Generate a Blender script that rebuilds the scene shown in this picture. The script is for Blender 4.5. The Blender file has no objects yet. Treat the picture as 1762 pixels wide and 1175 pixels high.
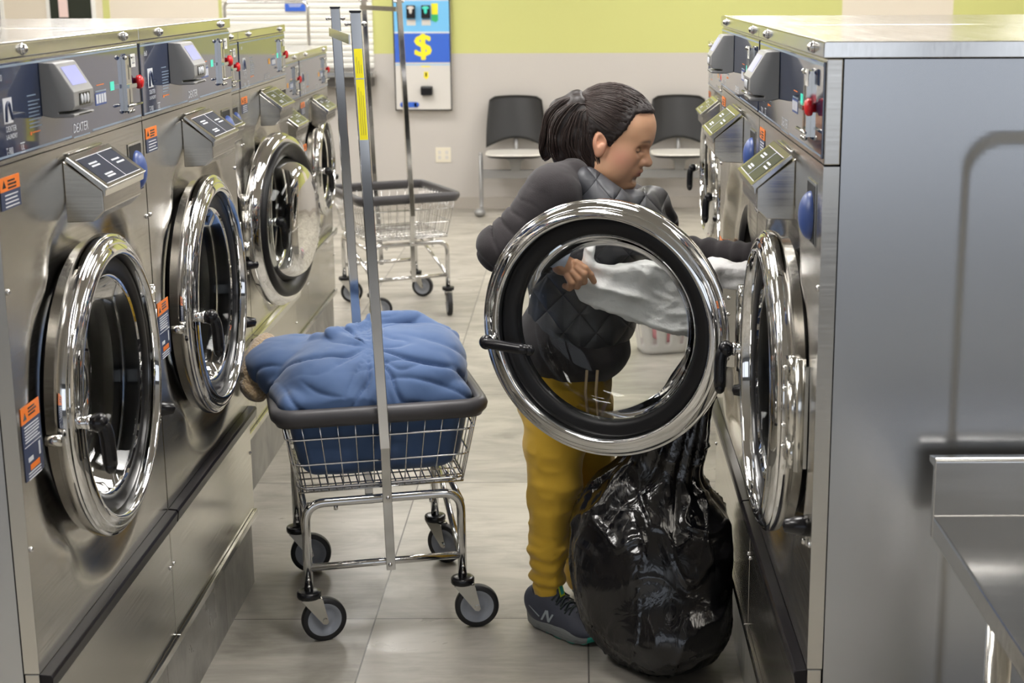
import bpy, math, random
import numpy as np
from mathutils import Vector, Matrix
random.seed(7)
SC = bpy.context.scene
COL = SC.collection

# ------------------------------------------------------------------ camera
FPX, CX, CY, YH, CAMH = 2650.0, 998.0, 587.5, -35.0, 1.77
TH = math.atan((CY - YH) / FPX); ROLL = math.radians(0.2)
_fw = Vector((0, math.cos(TH), -math.sin(TH))); _up = Vector((0, math.sin(TH), math.cos(TH))); _rt = Vector((1, 0, 0))
_r2 = _rt * math.cos(ROLL) - _up * math.sin(ROLL); _u2 = _up * math.cos(ROLL) + _rt * math.sin(ROLL)
camd = bpy.data.cameras.new('camera'); cam = bpy.data.objects.new('camera', camd); COL.objects.link(cam)
camd.sensor_width = 36.0; camd.sensor_fit = 'HORIZONTAL'; camd.lens = FPX / 1762 * 36.0
camd.shift_x = (881 - CX) / 1762.0
camd.clip_start = 0.05; camd.clip_end = 100
M = Matrix(((_r2.x, _u2.x, -_fw.x, 0), (_r2.y, _u2.y, -_fw.y, 0), (_r2.z, _u2.z, -_fw.z, CAMH), (0, 0, 0, 1)))
cam.matrix_world = M
SC.camera = cam
camd.dof.use_dof = True; camd.dof.focus_distance = 3.75; camd.dof.aperture_fstop = 7.0

# ------------------------------------------------------------------ world, exposure
w = bpy.data.worlds.new('daylight'); SC.world = w; w.use_nodes = True
w.node_tree.nodes['Background'].inputs[0].default_value = (0.84, 0.90, 1.0, 1)
w.node_tree.nodes['Background'].inputs[1].default_value = 1.3
SC.view_settings.view_transform = 'Standard'; SC.view_settings.look = 'None'
SC.view_settings.exposure = 0.22; SC.view_settings.gamma = 1.0
SC.view_settings.use_curve_mapping = False
try:
    SC.cycles.max_bounces = 10; SC.cycles.transmission_bounces = 8; SC.cycles.glossy_bounces = 5
    SC.cycles.transparent_max_bounces = 8
    SC.cycles.sample_clamp_indirect = 6.0
    SC.cycles.caustics_reflective = False; SC.cycles.caustics_refractive = False
except Exception:
    pass
LIGHT = 18.5     # strength of the ceiling luminaires

def pt(px, py, Y):
    """world point seen at photo pixel (px,py) standing at depth Y"""
    d = _fw + _r2 * ((px - CX) / FPX) - _u2 * ((py - CY) / FPX)
    t = Y / d.y
    return Vector((t * d.x, Y, CAMH + t * d.z))

# ------------------------------------------------------------------ materials
MATS = {}
def mat(name, base, rough=0.5, metal=0.0, **kw):
    m = bpy.data.materials.new(name); m.use_nodes = True
    b = m.node_tree.nodes['Principled BSDF']
    b.inputs['Base Color'].default_value = (*base, 1)
    b.inputs['Roughness'].default_value = rough; b.inputs['Metallic'].default_value = metal
    for k, v in kw.items():
        b.inputs[k.replace('_', ' ')].default_value = v
    MATS[name] = m
    return m
def nodes(m):
    return m.node_tree.nodes, m.node_tree.links, m.node_tree.nodes['Principled BSDF']
def noise_bump(m, scale=(20, 20, 20), strength=0.1, dist=0.01, detail=4, coord='Object', rough_var=None, col_var=None, ntype='NOISE', distortion=0.0):
    N, L, b = nodes(m)
    tc = N.new('ShaderNodeTexCoord'); mp = N.new('ShaderNodeMapping'); mp.inputs['Scale'].default_value = scale
    L.new(tc.outputs[coord], mp.inputs[0])
    if ntype == 'VORONOI':
        n = N.new('ShaderNodeTexVoronoi'); n.inputs['Scale'].default_value = 1; out = n.outputs['Distance']
    else:
        n = N.new('ShaderNodeTexNoise'); n.inputs['Scale'].default_value = 1; n.inputs['Detail'].default_value = detail
        n.inputs['Distortion'].default_value = distortion; out = n.outputs['Fac']
    L.new(mp.outputs[0], n.inputs['Vector'])
    if strength:
        bp = N.new('ShaderNodeBump'); bp.inputs['Strength'].default_value = strength; bp.inputs['Distance'].default_value = dist
        L.new(out, bp.inputs['Height']); L.new(bp.outputs[0], b.inputs['Normal'])
    if rough_var:
        r = N.new('ShaderNodeMapRange'); r.inputs['To Min'].default_value = rough_var[0]; r.inputs['To Max'].default_value = rough_var[1]
        r.inputs['From Min'].default_value = 0.3; r.inputs['From Max'].default_value = 0.7
        L.new(out, r.inputs['Value']); L.new(r.outputs[0], b.inputs['Roughness'])
    if col_var:
        c = N.new('ShaderNodeValToRGB'); c.color_ramp.elements[0].position = 0.3; c.color_ramp.elements[1].position = 0.7
        c.color_ramp.elements[0].color = (*col_var[0], 1); c.color_ramp.elements[1].color = (*col_var[1], 1)
        L.new(out, c.inputs[0]); L.new(c.outputs[0], b.inputs['Base Color'])
    return m

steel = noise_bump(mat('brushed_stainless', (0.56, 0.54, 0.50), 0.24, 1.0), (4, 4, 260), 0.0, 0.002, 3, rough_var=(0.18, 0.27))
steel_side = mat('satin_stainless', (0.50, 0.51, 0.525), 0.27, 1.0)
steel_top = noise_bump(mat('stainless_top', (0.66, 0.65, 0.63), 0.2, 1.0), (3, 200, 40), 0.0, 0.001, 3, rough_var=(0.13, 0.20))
chrome = mat('chrome', (0.72, 0.72, 0.72), 0.04, 1.0)
chrome_dull = mat('zinc_chrome', (0.62, 0.61, 0.58), 0.16, 1.0)
pinched = mat('drum_steel', (0.58, 0.57, 0.55), 0.22, 1.0)
navy = mat('navy_panel', (0.018, 0.030, 0.075), 0.06, 0.0, Specular_IOR_Level=0.9, Coat_Weight=0.6, Coat_Roughness=0.03)
navyfront = mat('navy_label', (0.030, 0.045, 0.10), 0.35)
white = mat('white_print', (0.62, 0.64, 0.68), 0.4)
lineblue = mat('pale_blue_print', (0.22, 0.29, 0.38), 0.3)
orange = mat('orange_print', (0.85, 0.20, 0.02), 0.4)
amber = mat('amber_print', (0.75, 0.33, 0.03), 0.4)
red = mat('red_plastic', (0.65, 0.015, 0.02), 0.25)
blackp = mat('black_plastic', (0.007, 0.007, 0.009), 0.25, 0.0, Specular_IOR_Level=0.4)
blackm = mat('black_metal', (0.008, 0.007, 0.009), 0.28, 0.0, Specular_IOR_Level=0.25)
rubber = mat('black_rubber', (0.006, 0.006, 0.007), 0.42, 0.0, Specular_IOR_Level=0.3)
dark = mat('dark_recess', (0.008, 0.008, 0.009), 0.6)
readerg = mat('reader_grey', (0.25, 0.25, 0.25), 0.38)
bluep = mat('blue_plastic', (0.045, 0.085, 0.27), 0.35)
def emis(name, col, s, base=(0.02, 0.02, 0.02)):
    m = mat(name, base, 0.3); b = m.node_tree.nodes['Principled BSDF']
    b.inputs['Emission Color'].default_value = (*col, 1); b.inputs['Emission Strength'].default_value = s
    return m
screen_e = emis('reader_screen', (0.50, 0.52, 1.0), 0.75)
green_e = emis('green_digits', (0.05, 0.85, 0.6), 0.8)
red_e = emis('red_digits', (1.0, 0.02, 0.06), 1.0)
lamp_e = emis('luminaire_diffuser', (1.0, 0.97, 0.935), LIGHT, (0.8, 0.8, 0.8))
glass = bpy.data.materials.new('clear_glass'); glass.use_nodes = True
_gn, _gl = glass.node_tree.nodes, glass.node_tree.links
_gn.remove(_gn['Principled BSDF'])
_tr = _gn.new('ShaderNodeBsdfTransparent'); _tr.inputs[0].default_value = (0.955, 0.965, 0.96, 1)
_gg = _gn.new('ShaderNodeBsdfGlossy'); _gg.inputs['Roughness'].default_value = 0.01
_fr = _gn.new('ShaderNodeFresnel'); _fr.inputs['IOR'].default_value = 1.22
_mx = _gn.new('ShaderNodeMixShader'); _gl.new(_fr.outputs[0], _mx.inputs[0]); _gl.new(_tr.outputs[0], _mx.inputs[1]); _gl.new(_gg.outputs[0], _mx.inputs[2])
_gl.new(_mx.outputs[0], _gn['Material Output'].inputs[0])

# ------------------------------------------------------------------ mesh building
class MB:
    def __init__(s): s.v = []; s.f = []; s.mi = []; s.smooth = []
    def add(s, verts, faces, mi=0, smooth=False):
        o = len(s.v); s.v += [tuple(v) for v in verts]
        s.f += [tuple(i + o for i in f) for f in faces]; s.mi += [mi] * len(faces); s.smooth += [smooth] * len(faces)
        return s
    def box(s, x0, x1, y0, y1, z0, z1, mi=0):
        v = [(x0, y0, z0), (x1, y0, z0), (x1, y1, z0), (x0, y1, z0), (x0, y0, z1), (x1, y0, z1), (x1, y1, z1), (x0, y1, z1)]
        return s.add(v, [(0, 3, 2, 1), (4, 5, 6, 7), (0, 1, 5, 4), (1, 2, 6, 5), (2, 3, 7, 6), (3, 0, 4, 7)], mi)
    def prism(s, poly, axis, a, b, mi=0):
        """poly: list of 2D points; extruded along axis ('x': poly=(y,z), 'y': poly=(x,z), 'z': poly=(x,y))"""
        n = len(poly)
        def mk(p, t):
            return (t, p[0], p[1]) if axis == 'x' else ((p[0], t, p[1]) if axis == 'y' else (p[0], p[1], t))
        v = [mk(p, a) for p in poly] + [mk(p, b) for p in poly]
        f = [tuple(range(n - 1, -1, -1)), tuple(range(n, 2 * n))] + [(i, (i + 1) % n, n + (i + 1) % n, n + i) for i in range(n)]
        return s.add(v, f, mi)
    def lathe(s, prof, c, axis='y', n=64, mi=0, smooth=True, close=False, sgn=1, mis=None):
        """prof (r, h) pairs; h along axis (sgn)"""
        m = len(prof); v = []
        for k in range(n):
            a = 2 * math.pi * k / n; ca, sa = math.cos(a), math.sin(a)
            for r, h in prof:
                h *= sgn
                if axis == 'y': v.append((c[0] + r * ca, c[1] + h, c[2] + r * sa))
                elif axis == 'z': v.append((c[0] + r * ca, c[1] + r * sa, c[2] + h))
                else: v.append((c[0] + h, c[1] + r * ca, c[2] + r * sa))
        mm = m if close else m - 1
        for j in range(mm):
            f = []
            for k in range(n):
                k2 = (k + 1) % n; j2 = (j + 1) % m
                f.append((k * m + j, k2 * m + j, k2 * m + j2, k * m + j2))
            o = len(s.v)
            s.f += [tuple(i + o for i in q) for q in f]
            s.mi += [mis[j] if mis else mi] * len(f); s.smooth += [smooth] * len(f)
        s.v += v
        return s
    def tube(s, pts, r, n=10, mi=0, closed=False, smooth=True, caps=True, rs=None):
        P = [Vector(p) for p in pts]; m = len(P); rings = []
        t0 = (P[1] - P[0]).normalized()
        up = Vector((0, 0, 1)) if abs(t0.z) < 0.9 else Vector((1, 0, 0))
        nx = t0.cross(up).normalized()
        for i in range(m):
            if closed: t = (P[(i + 1) % m] - P[i - 1]).normalized()
            elif i == 0: t = t0
            elif i == m - 1: t = (P[i] - P[i - 1]).normalized()
            else:
                t = ((P[i + 1] - P[i]).normalized() + (P[i] - P[i - 1]).normalized())
                t = t.normalized() if t.length > 1e-6 else t0
            nx = (nx - t * nx.dot(t)); nx = nx.normalized() if nx.length > 1e-6 else t.orthogonal().normalized()
            ny = t.cross(nx); rr = rs[i] if rs else r
            rings.append([P[i] + nx * (rr * math.cos(2 * math.pi * k / n)) + ny * (rr * math.sin(2 * math.pi * k / n)) for k in range(n)])
        v = [p for rg in rings for p in rg]; f = []
        for i in range(m if closed else m - 1):
            i2 = (i + 1) % m
            for k in range(n):
                k2 = (k + 1) % n
                f.append((i * n + k, i * n + k2, i2 * n + k2, i2 * n + k))
        if not closed and caps:
            f.append(tuple(range(n - 1, -1, -1))); f.append(tuple(range((m - 1) * n, m * n)))
        return s.add(v, f, mi, smooth)
    def cyl(s, a, b, r, n=20, mi=0, r2=None, smooth=True):
        return s.tube([a, b], r, n, mi, smooth=smooth, rs=[r, r if r2 is None else r2])
    def ball(s, c, r, mi=0, n=16, m=10):
        rx, ry, rz = (r, r, r) if not hasattr(r, '__len__') else r
        prof = [(math.sin(math.pi * j / m), -math.cos(math.pi * j / m)) for j in range(m + 1)]
        v = []; f = []
        for k in range(n):
            a = 2 * math.pi * k / n
            for p in prof: v.append((c[0] + rx * max(p[0], 1e-4) * math.cos(a), c[1] + ry * max(p[0], 1e-4) * math.sin(a), c[2] + rz * p[1]))
        for k in range(n):
            k2 = (k + 1) % n
            for j in range(m): f.append((k * (m + 1) + j, k2 * (m + 1) + j, k2 * (m + 1) + j + 1, k * (m + 1) + j + 1))
        return s.add(v, f, mi, True)
    def build(s, name, mats, parent=None, loc=(0, 0, 0), rz=0.0, bevel=0.0, seg=2, autosmooth=False):
        me = bpy.data.meshes.new(name); me.from_pydata(s.v, [], s.f); me.update()
        if not isinstance(mats, (list, tuple)): mats = [mats]
        for m in mats: me.materials.append(m)
        me.polygons.foreach_set('material_index', s.mi)
        me.polygons.foreach_set('use_smooth', s.smooth)
        o = bpy.data.objects.new(name, me); COL.objects.link(o)
        o.location = loc; o.rotation_euler = (0, 0, rz)
        if parent: o.parent = parent
        if bevel:
            b = o.modifiers.new('bevel', 'BEVEL'); b.width = bevel; b.segments = seg; b.limit_method = 'ANGLE'
        return o

def arc_path(pts, r, seg=6):
    """round the inner corners of a polyline"""
    P = [Vector(p) for p in pts]; out = [P[0]]
    for i in range(1, len(P) - 1):
        a = (P[i - 1] - P[i]); b = (P[i + 1] - P[i]); la, lb = a.length, b.length
        a.normalize(); b.normalize(); d = min(r, la * 0.49, lb * 0.49)
        p0 = P[i] + a * d; p2 = P[i] + b * d
        for k in range(seg + 1):
            t = k / seg
            out.append(p0 * (1 - t) ** 2 + P[i] * 2 * t * (1 - t) + p2 * t * t)
    out.append(P[-1]); return out
def loop_path(pts, r, seg=6):
    P = [Vector(p) for p in pts]; out = []; n = len(P)
    for i in range(n):
        a = (P[i - 1] - P[i]); b = (P[(i + 1) % n] - P[i]); la, lb = a.length, b.length
        a.normalize(); b.normalize(); d = min(r, la * 0.49, lb * 0.49)
        p0 = P[i] + a * d; p2 = P[i] + b * d
        for k in range(seg + 1):
            t = k / seg
            out.append(p0 * (1 - t) ** 2 + P[i] * 2 * t * (1 - t) + p2 * t * t)
    return out

def tag(o, label=None, cat=None, group=None, kind=None):
    if label: o['label'] = label
    if cat: o['category'] = cat
    if group: o['group'] = group
    if kind: o['kind'] = kind
    return o
def empty(name, loc, rz, label, cat, group=None):
    o = bpy.data.objects.new(name, None); COL.objects.link(o); o.location = loc; o.rotation_euler = (0, 0, rz)
    o.empty_display_size = 0.1
    return tag(o, label, cat, group)
def struct(name, mb, m, bevel=0.0):
    return tag(mb.build(name, m, bevel=bevel), kind='structure')

_tcache = {}
def text_polys(s, size):
    key = (s, size)
    if key not in _tcache:
        cu = bpy.data.curves.new('txt', 'FONT'); cu.body = s; cu.size = size; cu.resolution_u = 2
        cu.align_x = 'CENTER'; cu.align_y = 'CENTER'
        ob = bpy.data.objects.new('txt', cu); COL.objects.link(ob)
        bpy.context.view_layer.update()
        me = bpy.data.meshes.new_from_object(ob)
        _tcache[key] = ([tuple(v.co) for v in me.vertices], [tuple(p.vertices) for p in me.polygons])
        bpy.data.objects.remove(ob); bpy.data.curves.remove(cu); bpy.data.meshes.remove(me)
    return _tcache[key]
def add_text(mb, s, size, cx, y, cz, mi=0, sx=1.0, italic=0.0):
    """flat lettering facing -y at (cx, y, cz)"""
    v, f = text_polys(s, size)
    vv = [(cx + (a[0] + italic * a[1]) * sx, y, cz + a[1]) for a in v]
    mb.add(vv, f, mi)
# ------------------------------------------------------------------ room
def tile_material(name, ox, oy, px, py, c1, c2, rough=(0.26, 0.42), axes='xy', joint=0.0022):
    m = mat(name, c1, 0.3); N, L, b = nodes(m)
    g = N.new('ShaderNodeNewGeometry'); sp = N.new('ShaderNodeSeparateXYZ'); L.new(g.outputs['Position'], sp.inputs[0])
    def math_(op, a, bb=None):
        n = N.new('ShaderNodeMath'); n.operation = op
        for i, x in enumerate((a, bb)):
            if x is None: continue
            if isinstance(x, (int, float)): n.inputs[i].default_value = x
            else: L.new(x, n.inputs[i])
        return n.outputs[0]
    def cell(out, o, p):
        q = math_('DIVIDE', math_('SUBTRACT', out, o), p)
        fl = math_('FLOOR', q); fr = math_('SUBTRACT', q, fl)
        d = math_('MULTIPLY', math_('MINIMUM', fr, math_('SUBTRACT', 1.0, fr)), p)
        return fl, d
    A = {'x': sp.outputs[0], 'y': sp.outputs[1], 'z': sp.outputs[2]}
    ia, da = cell(A[axes[0]], ox, px); ib, db = cell(A[axes[1]], oy, py)
    j = math_('LESS_THAN', math_('MINIMUM', da, db), joint)
    cb = N.new('ShaderNodeCombineXYZ'); L.new(ia, cb.inputs[0]); L.new(ib, cb.inputs[1])
    wn = N.new('ShaderNodeTexWhiteNoise'); wn.noise_dimensions = '3D'; L.new(cb.outputs[0], wn.inputs['Vector'])
    ofs = N.new('ShaderNodeVectorMath'); ofs.operation = 'MULTIPLY_ADD'
    L.new(wn.outputs['Color'], ofs.inputs[0]); ofs.inputs[1].default_value = (9, 9, 9); L.new(g.outputs['Position'], ofs.inputs[2])
    mp = N.new('ShaderNodeMapping'); mp.inputs['Scale'].default_value = (1.8, 3.6, 3.0); L.new(ofs.outputs[0], mp.inputs[0])
    n1 = N.new('ShaderNodeTexNoise'); n1.inputs['Scale'].default_value = 1.3; n1.inputs['Detail'].default_value = 7; n1.inputs['Roughness'].default_value = 0.62
    n1.inputs['Distortion'].default_value = 0.6
    L.new(mp.outputs[0], n1.inputs['Vector'])
    mp2 = N.new('ShaderNodeMapping'); mp2.inputs['Scale'].default_value = (8, 60, 20); L.new(ofs.outputs[0], mp2.inputs[0])
    n2 = N.new('ShaderNodeTexNoise'); n2.inputs['Scale'].default_value = 1.0; n2.inputs['Detail'].default_value = 4
    L.new(mp2.outputs[0], n2.inputs['Vector'])
    s = math_('ADD', math_('MULTIPLY', n1.outputs['Fac'], 0.8), math_('MULTIPLY', n2.outputs['Fac'], 0.22))
    cr = N.new('ShaderNodeValToRGB'); cr.color_ramp.elements[0].position = 0.34; cr.color_ramp.elements[1].position = 0.60
    cr.color_ramp.elements[0].color = (*c1, 1); cr.color_ramp.elements[1].color = (*c2, 1); L.new(s, cr.inputs[0])
    hv = N.new('ShaderNodeHueSaturation'); L.new(cr.outputs[0], hv.inputs['Color'])
    L.new(math_('ADD', math_('MULTIPLY', wn.outputs['Value'], 0.22), 0.89), hv.inputs['Value'])
    mx = N.new('ShaderNodeMix'); mx.data_type = 'RGBA'; L.new(j, mx.inputs['Factor']); L.new(hv.outputs[0], mx.inputs['A'])
    mx.inputs['B'].default_value = (0.10, 0.09, 0.08, 1)
    L.new(mx.outputs['Result'], b.inputs['Base Color'])
    rr = N.new('ShaderNodeMapRange'); rr.inputs['From Min'].default_value = 0.35; rr.inputs['From Max'].default_value = 0.7
    rr.inputs['To Min'].default_value = rough[1]; rr.inputs['To Max'].default_value = rough[0]; L.new(n1.outputs['Fac'], rr.inputs['Value'])
    L.new(rr.outputs[0], b.inputs['Roughness'])
    return m
floor_m = tile_material('porcelain_floor_tile', -0.585, 4.09, 0.605, 1.22, (0.255, 0.238, 0.200), (0.45, 0.422, 0.370))
kick_m = tile_material('plinth_tile', 0.0, 3.40, 50.0, 0.605, (0.17, 0.165, 0.15), (0.27, 0.26, 0.235), axes='xy')

wall_grey = noise_bump(mat('warm_grey_paint', (0.49, 0.465, 0.438), 0.6), (160, 160, 160), 0.15, 0.002, 2)
wall_green = noise_bump(mat('lime_green_paint', (0.52, 0.53, 0.19), 0.55), (160, 160, 160), 0.15, 0.002, 2)
wall_cream = mat('cream_paint', (0.66, 0.60, 0.50), 0.6)
ceil_m = mat('white_ceiling', (0.62, 0.60, 0.56), 0.8)
frame_w = mat('white_window_frame', (0.75, 0.75, 0.72), 0.4)
darkglass = mat('dark_window_glass', (0.012, 0.018, 0.012), 0.08)

XL, XR, YB, YF, ZC = -5.6, 5.2, 12.2, -4.6, 3.0
struct('floor', MB().box(XL - 0.1, XR + 0.1, YF - 0.1, YB + 0.1, -0.06, 0), floor_m)
struct('ceiling', MB().box(XL - 0.1, XR + 0.1, YF - 0.1, YB + 0.1, ZC, ZC + 0.06), ceil_m)
# back wall: grey dado, lime green band above, cream fields
bw = MB()
bw.box(XL, -2.79, YB, YB + 0.1, 0, ZC, 2)
bw.box(-2.79, XR, YB, YB + 0.1, 0, 1.213, 0)
bw.box(-2.79, 2.04, YB, YB + 0.1, 1.213, ZC, 1)
bw.box(2.04, 2.90, YB, YB + 0.1, 1.213, ZC, 2)
bw.box(2.90, XR, YB, YB + 0.1, 1.213, ZC, 1)
bw.box(-3.685, -3.632, YB - 0.004, YB, 0, ZC, 1)
struct('wall_back', bw, [wall_grey, wall_green, wall_cream])
struct('wall_left', MB().box(XL - 0.1, XL, YF, YB, 0, ZC), wall_cream)
struct('wall_right', MB().box(XR, XR + 0.1, YF, YB, 0, ZC), wall_cream)
fwb = MB()   # street wall behind the viewer with shop windows
fwb.box(XL, XR, YF - 0.1, YF, 0, 0.55); fwb.box(XL, XR, YF - 0.1, YF, 2.55, ZC)
for a, b_ in ((XL, -4.9), (-2.75, -2.45), (-0.3, 0.0), (2.15, 2.45), (4.6, XR)):
    fwb.box(a, b_, YF - 0.1, YF, 0.55, 2.55)
struct('wall_front', fwb, mat('slate_paint', (0.20, 0.22, 0.26), 0.6))
# dark windows of the back wall, seen over the left machines
for i, (x0, x1) in enumerate(((-4.95, -4.48), (-4.09, -3.77))):
    m_ = MB()
    m_.box(x0 - 0.03, x1 + 0.03, YB - 0.012, YB, 0.9, 2.4, 0); m_.box(x0, x1, YB - 0.016, YB - 0.012, 0.93, 2.37, 1)
    struct('window_%d' % (i + 1), m_, [frame_w, darkglass])
n_ = MB().box(-4.02, -3.95, YB - 0.022, YB - 0.017, 1.50, 1.64)
tag(n_.build('notice', mat('pink_paper', (0.75, 0.58, 0.55), 0.6)), 'pale pink paper notice stuck on the dark window above the left machines', 'notice')

# plinths the machines stand on
for i, (x0, x1, y0, y1) in enumerate(((-2.0, -0.987, 2.555, 4.37), (-2.1, -1.168, 4.375, 6.145), (-2.2, -1.262, 6.15, 7.72),
                                      (0.419, 1.40, 2.565, 4.44), (0.60, 1.50, 4.445, 7.10))):
    struct('trim_%d' % (i + 1), MB().box(x0, x1, y0, y1, 0, 0.214), kick_m)
struct('baseboard_back', MB().box(-2.79, XR, YB - 0.012, YB, 0, 0.09), mat('grey_base', (0.40, 0.37, 0.33), 0.5))

# ceiling luminaires
for x, y in [(x_, -3.2 + iy * 2.75) for x_ in (-3.3, -1.62, 1.05, 3.2) for iy in range(2, 6)] + [(-0.25, 3.9)]:
    if True:
        e = empty('ceiling_light', (x, y, ZC), 0, 'recessed fluorescent ceiling light above the machines', 'ceiling light', 'ceiling lights of the laundry')
        MB().box(-0.32, 0.32, -0.62, 0.62, -0.02, -0.001).build('light_frame', frame_w, e)
        MB().box(-0.28, 0.28, -0.58, 0.58, -0.028, -0.0205).build('diffuser', lamp_e, e)

# ------------------------------------------------------------------ washing machines
film = mat('label_film', (0.028, 0.040, 0.075), 0.07)
def bars(mb, u0, z0, w_, n, dz, y, mi, var=0.3, h=0.0022):
    for i in range(n):
        ww = w_ * (1 - var * random.random())
        mb.box(u0, u0 + ww, y - 0.0006, y, z0 - i * dz - h, z0 - i * dz, mi)

def front_panel_mesh(W, z0, z1, cu, cz, r0, R):
    mb = MB(); n = 128; mrad = 22; V = []
    for k in range(n):
        a = 2 * math.pi * (k + 0.5) / n; ca, sa = math.cos(a), math.sin(a)
        tx = ((W - 0.003 - cu) if ca > 0 else (cu - 0.003)) / max(abs(ca), 1e-6)
        tz = ((z1 - cz) if sa > 0 else (cz - z0)) / max(abs(sa), 1e-6)
        ro = min(tx, tz)
        for j in range(mrad + 1):
            t = j / mrad; r = r0 + (ro - r0) * t
            q = min(1, max(0, (r - (R + 0.005)) / 0.10)); q = q * q * (3 - 2 * q)
            dish = -0.030 * (1 - q)
            star = max(0, math.cos(2 * (a - math.pi / 4)) ** 2) ** 6
            band = math.exp(-((r - (R + 0.05)) / 0.035) ** 2)
            dep = dish + 0.016 * star * band
            edge = min(1, max(0, (ro - r) / 0.03)); dep *= edge
            V.append((cu + r * ca, -dep * 1.0, cz + r * sa))
    F = []
    for k in range(n):
        k2 = (k + 1) % n
        for j in range(mrad):
            F.append((k * (mrad + 1) + j, k2 * (mrad + 1) + j, k2 * (mrad + 1) + j + 1, k * (mrad + 1) + j + 1))
    # snap the outer ring to the rectangle corners
    for (xc, zc_) in ((0.003, z0), (W - 0.003, z0), (0.003, z1), (W - 0.003, z1)):
        best = min(range(n), key=lambda k: (V[k * (mrad + 1) + mrad][0] - xc) ** 2 + (V[k * (mrad + 1) + mrad][2] - zc_) ** 2)
        V[best * (mrad + 1) + mrad] = (xc, 0, zc_)
    mb.add(V, F, 0, True)
    return mb

def side_panel(mb, x, sgn, y0, y1, z0, z1, inset=0.19, mi=0, deep=0.004):
    """pressed sheet with a rounded rectangular recess; normal along sgn x"""
    ny, nz = 110, 160; V = []; F = []
    cy_, cz_ = (y0 + y1) / 2 + 0.02, (z0 + z1) / 2; hy = (y1 - y0) / 2 - inset; hz = (z1 - z0) / 2 - 0.13; rr = 0.06
    for i in range(ny + 1):
        for j in range(nz + 1):
            y = y0 + (y1 - y0) * i / ny; z = z0 + (z1 - z0) * j / nz
            qx = abs(y - cy_) - hy + rr; qz = abs(z - cz_) - hz + rr
            d = math.hypot(max(qx, 0), max(qz, 0)) + min(max(qx, qz), 0) - rr
            t = min(1, max(0, 0.5 - d / 0.012)); t = t * t * (3 - 2 * t)
            V.append((x - sgn * deep * t, y, z))
    for i in range(ny):
        for j in range(nz):
            a = i * (nz + 1) + j; q = (a, a + nz + 1, a + nz + 2, a + 1)
            F.append(q if sgn < 0 else q[::-1])
    mb.add(V, F, mi, True)

def make_door(root, R, cu, cz, hu, hw, phi, sub_label=None):
    opened = 0.3 < phi < 2.5
    """door ring with its own hinge origin; closed it faces -y"""
    d = hu - cu; c = (-d, 0, 0)
    s = R / 0.312
    prof = [(0.302, -0.012), (0.309, -0.010), (0.3115, -0.006), (0.312, 0.000), (0.312, 0.012), (0.3112, 0.0145), (0.3090, 0.0160), (0.3065, 0.0160), (0.3050, 0.0170), (0.3045, 0.0190),
            (0.3035, 0.0205), (0.3000, 0.0235), (0.2960, 0.0265), (0.2930, 0.0280), (0.2915, 0.0282), (0.2905, 0.0276), (0.2895, 0.0282), (0.2875, 0.0295), (0.2810, 0.0325), (0.2760, 0.0340), (0.2725, 0.0342), (0.2700, 0.0332), (0.2675, 0.0290), (0.2660, 0.0220), (0.2650, 0.010), (0.2645, -0.02), (0.275, -0.03), (0.30, -0.03)]
    ring = MB(); ring.lathe([(r * s, -h) for r, h in prof], c, 'y', 128, close=True)
    dr = ring.build('door', chrome, root, loc=(hu, -hw, cz), rz=phi)
    g = MB(); gp = [(0.2655, 0.006), (0.262, 0.0100), (0.252, 0.0100), (0.240, 0.008), (0.229, 0.005), (0.226, -0.004), (0.228, -0.03), (0.262, -0.045), (0.274, -0.045), (0.278, -0.030)]
    g.lathe([(r * s, -h) for r, h in gp], c, 'y', 128); g.build('gasket', rubber, dr)
    gl = MB(); go = [(0.0005, -0.105), (0.06, -0.103), (0.12, -0.098), (0.165, -0.089), (0.187, -0.078), (0.203, -0.058), (0.214, -0.030), (0.221, -0.006), (0.227, 0.004)]
    gi = [(r + 0.002, h - 0.0045) for r, h in go]
    gi[0] = (0.0, gi[0][1]); go[0] = (0.0, -0.105); gi[1] = (0.06, go[1][1] - 0.0045)
    gl.lathe([(r * s, -h) for r, h in go + gi[::-1]], c, 'y', 96); gl.build('door_glass', glass, dr)
    # bolts on the rim edge
    # handle on the left of the ring
    h = MB(); hx = -d - 0.283 * s; hz = -0.045 if opened else 0.0
    h.cyl((hx, -0.020, hz), (hx, -0.046, hz), 0.012, 20, 1); h.cyl((hx, -0.044, hz), (hx, -0.050, hz), 0.0155, 20, 1)
    dirx, dirz = (1.05, -0.06) if opened else (0.06, -0.74)
    path = [(hx, -0.046, hz), (hx, -0.070, hz), (hx + dirx * 0.03, -0.076, hz + dirz * 0.03), (hx + dirx * 0.075, -0.077, hz + dirz * 0.075), (hx + dirx * 0.115, -0.077, hz + dirz * 0.115)]
    h.tube(arc_path(path, 0.02, 5), 0.0138, 14, 0, rs=None)
    h.ball((hx, -0.064, hz), (0.0190, 0.018, 0.0190)); h.ball((hx + dirx * 0.117, -0.077, hz + dirz * 0.117), (0.0150, 0.0120, 0.0150))
    h.build('door_handle', [blackp, chrome], dr)
    # hinge: leaf and barrels near the axis
    hg = MB(); hz0, hz1 = -0.075, 0.135
    hg.box(-0.045, -0.012, -0.012, -0.006, hz0 + 0.01, hz1 - 0.01)
    for a, b_ in ((hz0, hz0 + 0.05), (hz0 + 0.052, hz1 - 0.052), (hz1 - 0.05, hz1)):
        hg.cyl((0, 0, a), (0, 0, b_), 0.0105, 18)
    for z in (hz0 + 0.03, hz0 + 0.07, hz1 - 0.07, hz1 - 0.03): hg.ball((-0.03, -0.013, z), 0.005, 0, 10, 6)
    hg.build('hinge', chrome_dull, dr)
    return dr

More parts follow.
